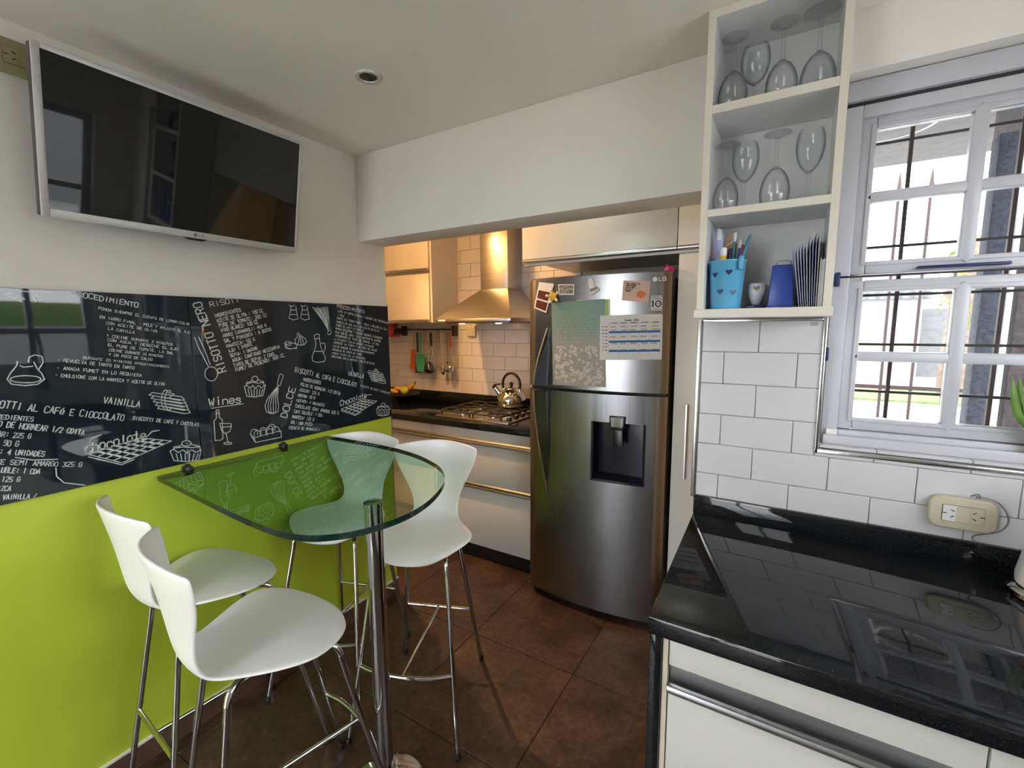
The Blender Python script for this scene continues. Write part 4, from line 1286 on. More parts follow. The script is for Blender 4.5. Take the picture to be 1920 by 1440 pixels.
# wine glasses
def glass_profile(rb, hb, rs, hstem, rim):
    """outer then inner wall of a stemmed glass standing upright"""
    out = [(rs, 0), (rs, .002), (rs * .5, .005), (.006, .012), (.0042, .03), (.0042, hstem * .7), (.0065, hstem)]
    bowl = [(.32, .05), (.62, .16), (.85, .32), (.98, .52), (1.0, .66), (.95, .84), (rim, 1.0)]
    out += [(rb * r, hstem + hb * z) for r, z in bowl]
    inn = [(rb * r - .0012, hstem + hb * z) for r, z in reversed(bowl)] + [(.003, hstem + hb * .045)]
    return out + inn
def wine_glass(x, y, z, up, rb, hb, hstem, lab, rim=.80, rs=.033):
    t = thing('wine_glass', lab, 'glass', (x, y, z), 'wine glasses on the open shelf')
    OFF[t.name] = Vector((0, 0, 0))
    H = hb + hstem
    prof = glass_profile(rb, hb, rs, hstem, rim)
    o_ = MB()
    cut = 7
    def flip(p):
        return [(r, H - zz) for r, zz in p]
    foot = prof[:cut]
    bowl = prof[cut - 1:]
    if up:
        f_, b_ = foot, bowl
    else:
        f_, b_ = flip(foot)[::-1], flip(bowl)[::-1]
    obj('bowl', MB().lathe(b_, (0, 0, 0), 32, cap0=not up, cap1=up), 'clear_glass', t, fix=True)
    obj('stem', MB().lathe(f_, (0, 0, 0), 28), 'clear_glass', t, fix=True)
    return t
z2, z1_ = 1.8185, 2.0865
wine_glass(1.6685, -.135, z2, False, .034, .095, .085, 'upturned wine glass at the left end of the middle shelf')
wine_glass(1.709, -.075, z2, True, .036, .105, .090, 'upright wine glass second from the left on the middle shelf')
wine_glass(1.788, -.125, z2, False, .037, .105, .085, 'upturned round wine glass third from the left on the middle shelf')
wine_glass(1.864, -.090, z2, True, .034, .110, .085, 'tall upright wine glass at the window end of the middle shelf')
wine_glass(1.6725, -.130, z1_, False, .038, .105, .085, 'upturned wine glass at the left end of the top shelf')
wine_glass(1.720, -.062, z1_, True, .038, .100, .085, 'upright wine glass second from the left on the top shelf')
wine_glass(1.788, -.130, z1_, False, .038, .100, .090, 'upturned wine glass third from the left on the top shelf')
wine_glass(1.868, -.105, z1_, False, .041, .110, .095, 'largest upturned wine glass at the window end of the top shelf', rs=.040)

# bottom compartment: pail with pens
zb = 1.5485
px, py = 1.6835, -.142
pa = thing('blue_pail', 'light blue metal pail with heart cut-outs holding pens on the shelf', 'pail', (px, py, zb))
bm_out = [(.038, 0), (.039, .002), (.0475, .128), (.0493, .130), (.0493, .134), (.0463, .134)]
obj('bucket', MB().lathe(bm_out + [(.0455, .128), (.037, .004), (.0, .004)], (px, py, zb), 40, cap1=False), 'pail', pa, fix=True)
def heart(cx, cz, s):
    pts = []
    for k in range(24):
        a = 2 * math.pi * k / 24
        pts.append((cx + s * (16 * math.sin(a) ** 3) / 16, cz + s * (13 * math.cos(a) - 5 * math.cos(2 * a) - 2 * math.cos(3 * a) - math.cos(4 * a)) / 16))
    return pts
for ang, hz in ((-78, .100), (-125, .095), (-105, .048), (-60, .045)):
    rr = .039 + .0085 * hz / .128 + .0006
    cs, sn = math.cos(R(ang)), math.sin(R(ang))
    hp = heart(0, 0, .0085)
    mm = MB()
    vs = [(px + cs * rr - sn * a, py + sn * rr + cs * a, zb + hz + b) for a, b in hp]
    mm.add(vs, [tuple(range(len(vs)))])
    obj('heart_hole', mm, 'navy', pa, smooth=0)
obj('handle_lug', MB().box(px + .032, px + .044, py - .046, py - .028, zb + .105, zb + .142), 'pail', pa, bevel=.004)

def pen(name, lab, base, tip, r, mat, capmat, cat='pen', capl=.2):
    t = thing(name, lab, cat, base, 'pens in the blue pail')
    a, b = Vector(base), Vector(tip)
    c = a + (b - a) * (1 - capl)
    obj('barrel', MB().tube([a, c], r, 8), mat, t)
    obj('end', MB().tube([c, c + (b - c) * .85, b], [r * 1.05, r * 1.05, r * .6], 8), capmat, t)
    return t
pen('pencil', 'teal pencil with white eraser standing in the blue pail', (1.690, -.137, zb + .006), (1.699, -.126, 1.763), .0036, 'teal', 'white_plastic', 'pencil', .12)
pen('pen', 'blue pen with white end in the blue pail', (1.698, -.132, zb + .006), (1.712, -.124, 1.742), .0038, 'ink_blue', 'white_plastic', capl=.12)
pen('marker_pen', 'dark teal marker leaning out of the blue pail over its rim', (1.684, -.150, zb + .008), (1.738, -.146, 1.750), .0045, 'teal', 'teal', capl=.35)
pen('crayon', 'red crayon in the blue pail', (1.699, -.118, zb + .006), (1.715, -.110, 1.730), .0040, 'red', 'magenta', 'crayon')
pen('crayon', 'pinkish red crayon beside the marker in the blue pail', (1.706, -.134, zb + .006), (1.722, -.136, 1.725), .0034, 'magenta', 'red', 'crayon')
pen('pencil', 'brown wooden pencil in the middle of the blue pail', (1.690, -.126, zb + .006), (1.700, -.116, 1.735), .0034, 'kraft', 'kraft', 'pencil')
pen('felt_pen', 'purple felt pen in the blue pail', (1.680, -.130, zb + .006), (1.688, -.128, 1.720), .0042, 'purple', 'navy', 'pen')
pen('glue_stick', 'short yellow glue stick with white cap in the blue pail', (1.671, -.142, zb + .006), (1.672, -.145, 1.722), .0085, 'yellow', 'white_plastic', 'glue', .14)
sc2 = thing('paper_strip', 'pale blue folded paper strip sticking up at the side of the pail', 'paper', (1.665, -.12, zb + .006))
obj('sheet', MB().prism([(1.660, zb + .008), (1.674, zb + .008), (1.666, 1.772), (1.650, 1.782), (1.640, 1.765)], -.122, -.120, 'y'), 'paper_blue', sc2, smooth=0)
obj('fold', MB().prism([(1.650, 1.745), (1.664, 1.745), (1.661, 1.775), (1.652, 1.778)], -.126, -.1225, 'y'), 'paper', sc2, smooth=0)
sc3 = thing('kraft_tag', 'brown printed card sticking out of the blue pail', 'card', (1.68, -.105, zb + .006))
obj('card', MB().prism([(1.674, zb + .008), (1.692, zb + .008), (1.700, 1.738), (1.682, 1.764), (1.666, 1.742)], -.112, -.110, 'y'), 'kraft', sc3, smooth=0)
obj('stripe', MB().prism([(1.676, 1.728), (1.697, 1.742), (1.697, 1.746), (1.675, 1.732)], -.1132, -.1122, 'y'), 'pink_card', sc3, smooth=0)
# dark blue folder behind the pail
tag(obj('blue_folder', MB().prism([(1.634, zb), (1.70, zb), (1.69, 1.70), (1.645, 1.712), (1.634, 1.69)], -.058, -.048, 'y'), 'navy', bevel=.002), 'dark navy folder standing behind the blue pail', 'folder')
# small white porcelain cup with a heart, on its blue dish
cx_, cy_2 = 1.758, -.085
wd = thing('blue_dish', 'low dark blue tray under the little white cup', 'tray', (1.76, -.08, zb))
obj('tray', MB().box(1.734, 1.782, -.115, -.055, zb, zb + .012), 'navy', wd, bevel=.003)
obj('stud', MB().lathe([(.002, 0), (.0015, .002)], (1.752, -.1155, zb + .006), 8), 'paper', wd)
wc = thing('porcelain_cup', 'tiny white porcelain cup painted with a brown heart', 'cup', (cx_, cy_2, zb + .0125))
obj('bowl', MB().lathe([(.010, 0), (.013, .004), (.020, .022), (.0245, .040), (.024, .054), (.021, .060), (.018, .058), (.021, .045), (.0, .020)], (cx_, cy_2, zb + .0125), 28, cap1=False), 'white_plastic', wc, fix=True)
vs = [(cx_ + a, cy_2 - .0252, zb + .058 + b) for a, b in heart(0, 0, .0085)]
obj('heart_print', MB().add(vs, [tuple(range(len(vs)))]), 'kraft', wc, smooth=0)
# royal blue tapered tub
bx = thing('blue_tub', 'royal blue tapered plastic tub upside down on the shelf', 'tub', (1.821, -.09, zb))
def frust(x0, x1, y0, y1, z0, z1, t):
    return MB().add([(x0, y0, z0), (x1, y0, z0), (x1, y1, z0), (x0, y1, z0), (x0 + t, y0 + t, z1), (x1 - t, y0 + t, z1), (x1 - t, y1 - t, z1), (x0 + t, y1 - t, z1)],
                    [(0, 3, 2, 1), (4, 5, 6, 7), (0, 1, 5, 4), (1, 2, 6, 5), (2, 3, 7, 6), (3, 0, 4, 7)])
obj('shell', frust(1.788, 1.850, -.150, -.060, zb, zb + .115, .007), 'royal', bx, bevel=.004)
obj('rim', MB().box(1.7865, 1.8515, -.152, -.058, zb, zb + .006), 'royal', bx, bevel=.002)
obj('clear_top', MB().lathe([(.020, .115), (.018, .128), (.015, .130)], (1.821, -.105, zb), 20), 'clear_glass', bx)
# papers standing at the end of the shelf
for k in range(9):
    x = 1.862 + k * .0045
    hgt = .150 + .004 * k + (.010 if k in (5, 7) else 0)
    lean = -.0215 + .0024 * k
    m = MB().prism([(x, zb), (x + .0016, zb), (x + .0016 + lean, zb + hgt), (x + lean, zb + hgt)], -.165, -.03, 'y')
    o = obj('envelope', m, 'paper_blue' if k not in (4, 8) else 'paper', smooth=0)
    words = ['first', 'second', 'third', 'fourth', 'fifth', 'sixth', 'seventh', 'eighth', 'ninth']
    tag(o, words[k] + ' of nine leaning envelopes counted from the blue tub', 'envelope', 'envelopes at the end of the shelf')
bk = thing('white_booklet', 'white booklet upright at the window end of the pen shelf', 'booklet', (1.907, -.1, zb))
obj('cover', MB().box(1.9015, 1.9035, -.175, -.04, zb, zb + .122).box(1.9095, 1.9112, -.175, -.04, zb, zb + .120), 'paper', bk, smooth=0)
obj('pages', MB().box(1.9037, 1.9094, -.172, -.041, zb, zb + .118), 'white_plastic', bk, smooth=0)
mk = thing('maker_plate', 'tiny embossed sticker on the tile under the shelf end', 'sticker', (1.905, -.0095, 1.507))
obj('plate', MB().box(1.898, 1.914, -.0105, -.0092, 1.500, 1.511), 'alu', mk, smooth=0)

# ================================================================== FRIDGE
FX0, FX1 = .655, 1.385
def yf(x):
    return .503 + .050 * ((x - 1.02) / .365) ** 2
fr = thing('refrigerator', 'dark stainless steel two-door refrigerator with water dispenser covered in magnets', 'refrigerator', (1.02, .85, 0))
obj('cabinet', MB().box(FX0 + .004, FX1 - .004, .60, 1.22, .03, 1.735), 'fridge_side', fr, bevel=.004)
obj('kick_grille', MB().box(FX0 + .02, FX1 - .02, .58, .62, .0, .045), 'black_plastic', fr, smooth=0)
obj('door_gasket', MB().box(FX0 + .01, FX1 - .01, .575, .600, .05, 1.73), 'black_rubber', fr, smooth=0)
def door(z0, z1, hole=None):
    xsn = sorted(set([FX0 + (FX1 - FX0) * k / 26 for k in range(27)] + ([hole[0], hole[1]] if hole else [])))
    zsn = sorted(set([z0, z1] + ([hole[2], hole[3]] if hole else [])))
    m = MB()
    nx, nz = len(xsn), len(zsn)
    def Y(x):
        y = yf(x)
        e = min(x - FX0, FX1 - x)
        if e < .016:
            y += (.016 - e) ** 2 / .016 * .9
        return y
    m.v = [(x, Y(x), z) for z in zsn for x in xsn] + [(x, .575, z) for z in (z0, z1) for x in xsn]
    base = nx * nz
    for j in range(nz - 1):
        for i in range(nx - 1):
            if hole and hole[0] - 1e-6 <= xsn[i] and xsn[i + 1] <= hole[1] + 1e-6 and abs(zsn[j] - hole[2]) < 1e-6:
                continue
            m.f.append((j * nx + i, j * nx + i + 1, (j + 1) * nx + i + 1, (j + 1) * nx + i))
    for i in range(nx - 1):
        m.f.append((i + 1, i, base + i, base + i + 1))
        t = (nz - 1) * nx
        m.f.append((t + i, t + i + 1, base + nx + i + 1, base + nx + i))
        m.f.append((base + i, base + nx + i, base + nx + i + 1, base + i + 1))
    return m
d1 = obj('upper_door', door(1.192, 1.745), 'steel', fr, smooth=30)
HO = (1.042, 1.291, .748, 1.040)
d2 = obj('lower_door', door(.045, 1.176, HO), 'steel', fr, smooth=30)
d1.data.shade_smooth(); d2.data.shade_smooth()
d1.data.set_sharp_from_angle(angle=R(35)); d2.data.set_sharp_from_angle(angle=R(35))
obj('top_cap', MB().prism([(FX0 + .012, .575), (FX1 - .012, .575)] + [(FX1 - .012 - (FX1 - FX0 - .024) * k / 12, yf(FX1 - .012 - (FX1 - FX0 - .024) * k / 12) + .012) for k in range(13)], 1.7452, 1.752, 'z'), 'fridge_side', d1)
# water dispenser
m = MB()
yb_ = .572
m.add([(HO[0], yf(HO[0]), HO[2]), (HO[1], yf(HO[1]), HO[2]), (HO[1], yf(HO[1]), HO[3]), (HO[0], yf(HO[0]), HO[3]),
       (HO[0] + .008, yb_, HO[2] + .02), (HO[1] - .008, yb_, HO[2] + .02), (HO[1] - .008, yb_, HO[3] - .01), (HO[0] + .008, yb_, HO[3] - .01)],
      [(4, 5, 6, 7), (0, 1, 5, 4), (1, 2, 6, 5), (2, 3, 7, 6), (3, 0, 4, 7)])
dw = obj('dispenser_recess', m, 'navy_black', fr, smooth=0)
def skin(x0, x1, z0, z1, lift, th=.0015, n=10):
    """sheet that follows the curved door front"""
    pts = [(x0 + (x1 - x0) * k / n) for k in range(n + 1)]
    m = MB()
    v, f = [], []
    for z in (z0, z1):
        for x in pts:
            v.append((x, yf(x) - lift - th, z))
        for x in pts:
            v.append((x, yf(x) - lift + .0004, z))
    k = n + 1
    for i in range(n):
        f.append((i, i + 1, 2 * k + i + 1, 2 * k + i))
        f.append((k + i + 1, k + i, 3 * k + i, 3 * k + i + 1))
        f.append((i + 1, i, k + i, k + i + 1))
        f.append((2 * k + i, 2 * k + i + 1, 3 * k + i + 1, 3 * k + i))
    f.append((0, 2 * k, 3 * k, k)); f.append((n, k + n, 3 * k + n, 2 * k + n))
    return m.add(v, f)
obj('dispenser_plate', skin(1.042, 1.291, 1.040, 1.174, .0, .003), 'steel_plate', d2, smooth=0)
m = MB()
for (a, b, c, d) in ((1.036, 1.046, .742, 1.04), (1.287, 1.297, .742, 1.04), (1.036, 1.297, .738, .750)):
    m.add(*(lambda q: (q.v, q.f))(skin(a, b, c, d, .0, .004, 6)))
obj('recess_frame', m, 'navy_black', dw, smooth=0)
yl = yf(1.17)
lv = obj('dispenser_spout', MB().prism([(1.128, 1.075), (1.206, 1.075), (1.204, 1.03), (1.196, 1.005), (1.138, 1.005), (1.130, 1.03)], yl - .012, yl + .03, 'y'), 'black_plastic', dw, bevel=.003)
obj('spout_window', MB().prism([(1.136, 1.068), (1.198, 1.068), (1.194, 1.022), (1.140, 1.022)], yl - .0145, yl - .012, 'y'), 'chrome', dw, smooth=0)
obj('paddle', MB().prism([(1.146, 1.004), (1.190, 1.004), (1.194, .93), (1.190, .92), (1.146, .92), (1.142, .93)], yl + .004, yl + .012, 'y'), 'black_plastic', dw, bevel=.002)
obj('paddle_shine', MB().prism([(1.150, 1.010), (1.186, 1.010), (1.186, 1.002), (1.150, 1.002)], yl - .002, yl + .004, 'y'), 'chrome', dw, smooth=0)
# blade-shaped handles either side of the door gap
def handle(zs, sgn):
    left = [(.716, 0), (.722, .10), (.738, .24), (.764, .40), (.790, .55)]
    right = [(.7965, .555), (.793, .42), (.790, .25), (.788, .10), (.786, 0)]
    k = .54 if sgn > 0 else 1.0
    o_ = [(x, zs + sgn * z * k) for x, z in left] + [(x, zs + sgn * z * k) for x, z in right]
    m = MB()
    n = len(o_)
    def dep(z):
        return .030 * (1 - (abs(z - zs) / (.56 * k)) ** 1.5) + .006
    fr_ = [(x, yf(x) - dep(z) + .012 * (x - .716) / .07, z) for x, z in o_]
    bk_ = [(x, yf(x) + .001, z) for x, z in o_]
    f = [tuple(range(n)) if sgn < 0 else tuple(range(n - 1, -1, -1))]
    for i in range(n):
        j = (i + 1) % n
        f.append((i, n + i, n + j, j) if sgn < 0 else (i, j, n + j, n + i))
    m.add(fr_ + bk_, f)
    edge = [(x - .003, yf(x) - dep(z) - .001, z) for x, z in o_[:5]]
    return m, edge
for zs, sg, dd in ((1.200, 1, d1), (1.168, -1, d2)):
    m, e = handle(zs, sg)
    h_ = obj('handle', m, 'handle_dark', dd, fix=True, smooth=30)
    obj('handle_rim', MB().tube(spline(e, 5), .0045, 8), 'chrome', dd)
# printed maker mark
def on_door(lift):
    return lambda x, z: (x, yf(x) - lift, z)
m = MB()
pts = arc(1.316, 1.7125, .0105, .0105, 0, 360, 18)[:-1]
m.add([on_door(.0008)(a, b) for a, b in pts], [tuple(range(len(pts)))])
letters(m, 'LG', 1.332, 1.7055, 1.366, 1.7055, .0155, on_door(.0008), w=.0016)
obj('maker_logo', m, 'ink_white', d1, smooth=0)

# things stuck on the door
def on_sheet(name, lab, cat, quad, mat, lift, group='papers and magnets on the refrigerator door'):
    """flat sheet with corners TL,TR,BR,BL given in door (x,z), bent to the door front; returns thing and a mapping u,v -> 3-D"""
    tl, tr_, br, bl = [Vector(q) for q in quad]
    cxm = sum(q[0] for q in quad) / 4
    czm = sum(q[1] for q in quad) / 4
    t = thing(name, lab, cat, (cxm, yf(cxm) - lift, czm), group)
    def P(u, v, l=0.0):
        p = (tl * (1 - u) + tr_ * u) * (1 - v) + (bl * (1 - u) + br * u) * v
        return (p.x, yf(p.x) - lift - l, p.y)
    def slab(u0, u1, v0, v1, l0, l1, nu=6):
        m = MB()
        m.grid(lambda b, a: P(u0 + (u1 - u0) * a, v1 + (v0 - v1) * b, l1), 1, nu)
        m.grid(lambda b, a: P(u0 + (u1 - u0) * a, v0 + (v1 - v0) * b, l0), 1, nu)
        ring = [P(u0, v0, l1), P(u1, v0, l1), P(u1, v1, l1), P(u0, v1, l1), P(u0, v0, l0), P(u1, v0, l0), P(u1, v1, l0), P(u0, v1, l0)]
        m.add(ring, [(0, 4, 7, 3), (1, 2, 6, 5)])
        return m
    obj('sheet', slab(0, 1, 0, 1, -.0006, .0004), mat, t, smooth=0)
    return t, P, slab
# teal poster with daisies, lime sheet peeking out behind
t, P, S_ = on_sheet('lime_sheet', 'lime green paper peeking out behind the teal poster', 'paper', ((.95, 1.632), (1.118, 1.630), (1.122, 1.540), (.95, 1.540)), 'lime_paper', .0016)
obj('white_margin', S_(.95, 1, .0, 1, .0005, .0008), 'paper', t, smooth=0)
t, P, S_ = on_sheet('daisy_poster', 'teal poster fading to grey with white daisies on the door', 'poster', ((.808, 1.622), (1.092, 1.632), (1.106, 1.212), (.819, 1.206)), 'poster', .0042)
m = MB()
for r in range(13):
    v = .20 + r * .034 if r < 7 else .20 + (r + 3.5) * .040
    x0 = .16 + .03 * ((r * 37) % 5) / 5
    for k in range(22):
        u = x0 + k * .032
        if u > .84 - .03 * ((r * 13) % 4) or random.random() < .15:
            continue
        m.add([P(u, v, .0006), P(u, v + .006, .0006), P(u + .024, v + .006, .0006), P(u + .024, v, .0006)], [(0, 1, 2, 3)])
obj('printed_text', m, 'ink_grey', t, smooth=0, kind='stuff')
m = MB(); m2 = MB()
for k in range(120):
    u, v = random.uniform(.06, .94), .52 + .45 * random.random() ** .8
    s = random.uniform(.022, .042)
    a0 = random.random()
    pts = []
    for q in range(16):
        a = q * math.pi / 8 + a0
        rr = s * (1 if q % 2 else .62)
        pts.append(P(min(1, max(0, u + rr * math.cos(a))), min(1, max(0, v - .7 * rr * math.sin(a))), .0007))
    m.add(pts, [tuple(range(16))])
    pts = [P(min(1, max(0, u + s * .3 * math.cos(q * math.pi / 4))), min(1, max(0, v - .2 * s * math.sin(q * math.pi / 4))), .0009) for q in range(8)]
    m2.add(pts, [tuple(range(8))])
obj('printed_daisies', m, 'daisy_white', t, smooth=0, kind='stuff')
obj('daisy_centres', m2, 'ink_grey', t, smooth=0, kind='stuff')
# timetable
t, P, S_ = on_sheet('timetable', 'white timetable sheet with three blue rows on the door', 'timetable', ((1.074, 1.554), (1.355, 1.558), (1.357, 1.351), (1.076, 1.343)), 'paper', .0070)
UV = lambda l: (lambda u, v: P(u, 1 - v, l))
m = MB()
letters(m, 'Enero 2020'.replace('r', 'R'), .42, .865, .64, .865, .030, UV(.0006), w=.004)
for k, wd_ in enumerate(['LUNES', 'MARTES', 'MIERCOLES', 'JUEVES', 'VIERNES']):
    letters(m, wd_, .18 + k * .163, .812, .18 + k * .163 + .12, .812, .020, UV(.0006), w=.003)
for r in range(8):
    z = .735 - r * .075
    letters(m, '0%d:30' % (7 + r) if r < 3 else '1%d:30' % (r - 3), .035, z, .135, z, .022, UV(.0006), w=.003)
    if r not in (2, 4, 6):
        for k in range(5):
            for q in range(2):
                u = .175 + k * .163 + .01 * ((r + k) % 3)
                m.add([P(u, 1 - z - q * .022, .0006), P(u, 1 - z - q * .022 + .008, .0006), P(u + .10, 1 - z - q * .022 + .008, .0006), P(u + .10, 1 - z - q * .022, .0006)], [(0, 1, 2, 3)])
obj('printed_text', m, 'ink', t, smooth=0, kind='stuff')
m = MB()
for k in range(6):
    u = .155 + k * .163
    m.add([P(u, .15, .0005), P(u, .90, .0005), P(u + .003, .90, .0005), P(u + .003, .15, .0005)], [(0, 1, 2, 3)])
for r in range(11):
    v = .17 + r * .073
    m.add([P(.155, v, .0005), P(.155, v + .005, .0005), P(.97, v + .005, .0005), P(.97, v, .0005)], [(0, 1, 2, 3)])
obj('grid_lines', m, 'ink_grey', t, smooth=0)
for v in (.355, .565, .775):
    obj('blue_row', S_(.155, .97, v, v + .048, .0006, .0009), 'ink_blue', t, smooth=0)
# pink card
t, P, S_ = on_sheet('pink_card', 'pale pink card with an orange flower on the door', 'card', ((1.179, 1.713), (1.299, 1.705), (1.292, 1.609), (1.174, 1.623)), 'pink_card', .0030)
UV = lambda l: (lambda u, v: P(u, 1 - v, l))
m = MB()
for k, s in enumerate(['ESTA SEMILLITA', 'CONTINUARA', 'EN LO QUE', 'DE ELLA', 'NAZCA']):
    letters(m, s, .13, .82 - k * .09, .13 + .036 * len(s), .82 - k * .09, .055, UV(.0007), w=.009)
obj('printed_text', m, 'ink', t, smooth=0, kind='stuff')
pts = []
for q in range(28):
    a = q * math.pi / 14
    rr = .19 * (1 if q % 4 in (0, 1) else .68)
    pts.append(P(.70 + rr * math.cos(a), .64 - 1.05 * rr * math.sin(a), .0008))
obj('printed_flower', MB().add(pts, [tuple(range(28))]), 'orange_print', t, smooth=0)
m = MB()
for q in range(12):
    a = q * math.pi / 6
    m.add([P(.70 + .045 * math.cos(a) + .008 * math.cos(b), .64 - .05 * math.sin(a) - .01 * math.sin(b), .0010) for b in [k * math.pi / 3 for k in range(6)]], [tuple(range(6))])
obj('flower_dots', m, 'pink_card', t, smooth=0)
# two photo prints and their magnets
t, P, S_ = on_sheet('photo_strip', 'tilted white-framed strip of two dark red photos on the door', 'photo', ((.728, 1.733), (.822, 1.717), (.775, 1.573), (.694, 1.602)), 'paper', .0030)
obj('picture', S_(.10, .90, .30, .60, .0005, .0009), 'photo_red', t, smooth=0)
obj('picture', S_(.10, .92, .66, .95, .0005, .0009), 'photo_red', t, smooth=0)
t, P, S_ = on_sheet('photo_print', 'small grey photo print with white border on the door', 'photo', ((.846, 1.713), (.938, 1.708), (.938, 1.657), (.852, 1.660)), 'paper', .0030)
obj('picture', S_(.06, .94, .08, .88, .0005, .0009), 'photo_grey', t, smooth=0)
st = thing('star_magnet', 'yellow and white star-shaped magnet below the photo strip', 'magnet', (.822, yf(.822) - .008, 1.657), 'papers and magnets on the refrigerator door')
pts = [(.822 + (.037 if k % 2 == 0 else .017) * math.cos(R(90 + 36 * k + 12)), 1.655 + (.037 if k % 2 == 0 else .017) * math.sin(R(90 + 36 * k + 12))) for k in range(10)]
y_ = yf(.822)
obj('star', MB().prism(pts, y_ - .018, y_ - .010, 'y'), 'yellow', st, bevel=.003)
for k in range(5):
    a = R(90 + 72 * k + 12)
    obj('tip_bead', MB().lathe([(.0, -.008), (.006, -.005), (.008, 0), (.006, .005), (.0, .008)], (.822 + .031 * math.cos(a), y_ - .021, 1.655 + .031 * math.sin(a)), 12, False, False), 'ink_white', st, fix=True)
fm = thing('figure_magnet', 'white tooth-like paper magnet at the top of the door', 'magnet', (1.03, yf(1.03) - .002, 1.70), 'papers and magnets on the refrigerator door')
y_ = yf(1.03)
obj('base_piece', MB().prism([(1.010, 1.725), (1.024, 1.734), (1.036, 1.722), (1.046, 1.690), (1.066, 1.684), (1.068, 1.672), (1.030, 1.652), (1.020, 1.668)], y_ - .006, y_ - .001, 'y'), 'paper', fm, bevel=.001, seg=1)
obj('dark_band', MB().prism([(1.020, 1.680), (1.056, 1.690), (1.060, 1.680), (1.024, 1.668)], y_ - .0075, y_ - .006, 'y'), 'ink_grey', fm, smooth=0)
# warranty sticker
x0, x1, z0, z1 = 1.300, 1.352, 1.571, 1.642
sk = thing('warranty_sticker', 'white square sticker with a big black 10 under the maker logo', 'sticker', (1.326, yf(1.326), 1.571), 'papers and magnets on the refrigerator door')
obj('sheet', skin(x0, x1, z0, z1, .0010, .0006, 4), 'paper', sk, smooth=0)
D_ = on_door(.0022)
obj('printed_digit', letters(MB(), '1', 1.3045, 1.590, 1.322, 1.590, .026, D_, w=.0035), 'ink', sk, smooth=0)
m = MB(); ribbon(m, arc(1.3335, 1.603, .0115, .0125, 0, 360, 20), .0027, D_)
obj('printed_digit', m, 'ink', sk, smooth=0)
for q, a_, b_, z_, h__ in (('ANOS', 1.326, 1.342, 1.601, .004), ('GARANTIA', 1.305, 1.348, 1.631, .005), ('COMPRESOR', 1.306, 1.347, 1.622, .004), ('INVERTER', 1.306, 1.347, 1.577, .004)):
    obj('printed_text', letters(MB(), q, a_, z_, b_, z_, h__, D_, w=h__ * .12), 'ink', sk, smooth=0)
m = MB()
cs_ = [(x0 + .001, z0 + .001), (x1 - .001, z0 + .001), (x1 - .001, z1 - .001), (x0 + .001, z1 - .001), (x0 + .001, z0 + .001)]
ribbon(m, cs_, .0007, D_)
obj('printed_border', m, 'ink', sk, smooth=0)
pk = thing('pink_toy', 'small magenta ball with a tag lying on top of the refrigerator', 'toy', (1.37, .60, 1.7525))
obj('ball', MB().lathe([(0, 0), (.014, .004), (.022, .016), (.022, .024), (.014, .036), (0, .040)], (1.362, .605, 1.7355), 18, False, False), 'magenta', pk, fix=True)
obj('tag_loop', MB().tube([(1.362, .605, 1.773), (1.352, .60, 1.783), (1.345, .60, 1.776)], .002, 6), 'magenta', pk)

# housing round the fridge
ov = thing('overhead_cabinet', 'white cabinet with aluminium grip above the refrigerator', 'cabinet', (1.2, .9, 1.84))
obj('carcass', MB().box(.590, 1.895, .625, YK - .002, 1.862, ZC - .002), 'cabinet', ov, smooth=0)
obj('underside_rail', MB().box(.590, 1.895, .625, .66, 1.832, 1.862), 'cabinet', ov, smooth=0)
for a, b in ((.590, 1.392), (1.396, 1.895)):
    d = obj('door', MB().box(a, b, .600, .624, 1.862, ZC - .006), 'cabinet', ov, bevel=.002)
    m = MB(); lip(m, a, b, .618, 1.843)
    obj('grip', m, 'alu', d, smooth=50)
tc = thing('tall_cabinet', 'tall white larder cabinet with bar handle right of the refrigerator', 'cabinet', (1.6, .9, 0))
obj('carcass', MB().box(1.402, 1.895, .625, YK - .002, .08, 1.83), 'cabinet', tc, smooth=0)
obj('plinth', MB().box(1.402, 1.895, .66, .68, 0, .08), 'black_plastic', tc, smooth=0)
d = obj('door', MB().box(1.404, 1.893, .600, .624, .085, 1.822), 'cabinet', tc, bevel=.002)
obj('bar_handle', MB().box(1.462, 1.470, .575, .583, .79, 1.145).box(1.463, 1.469, .583, .6005, .82, .828).box(1.463, 1.469, .583, .6005, 1.107, 1.115), 'alu', d, bevel=.001, seg=1)
obj('back_filler', MB().box(.66, 1.40, 1.23, YK - .002, .0, 1.832), 'fridge_side', ov, smooth=0)

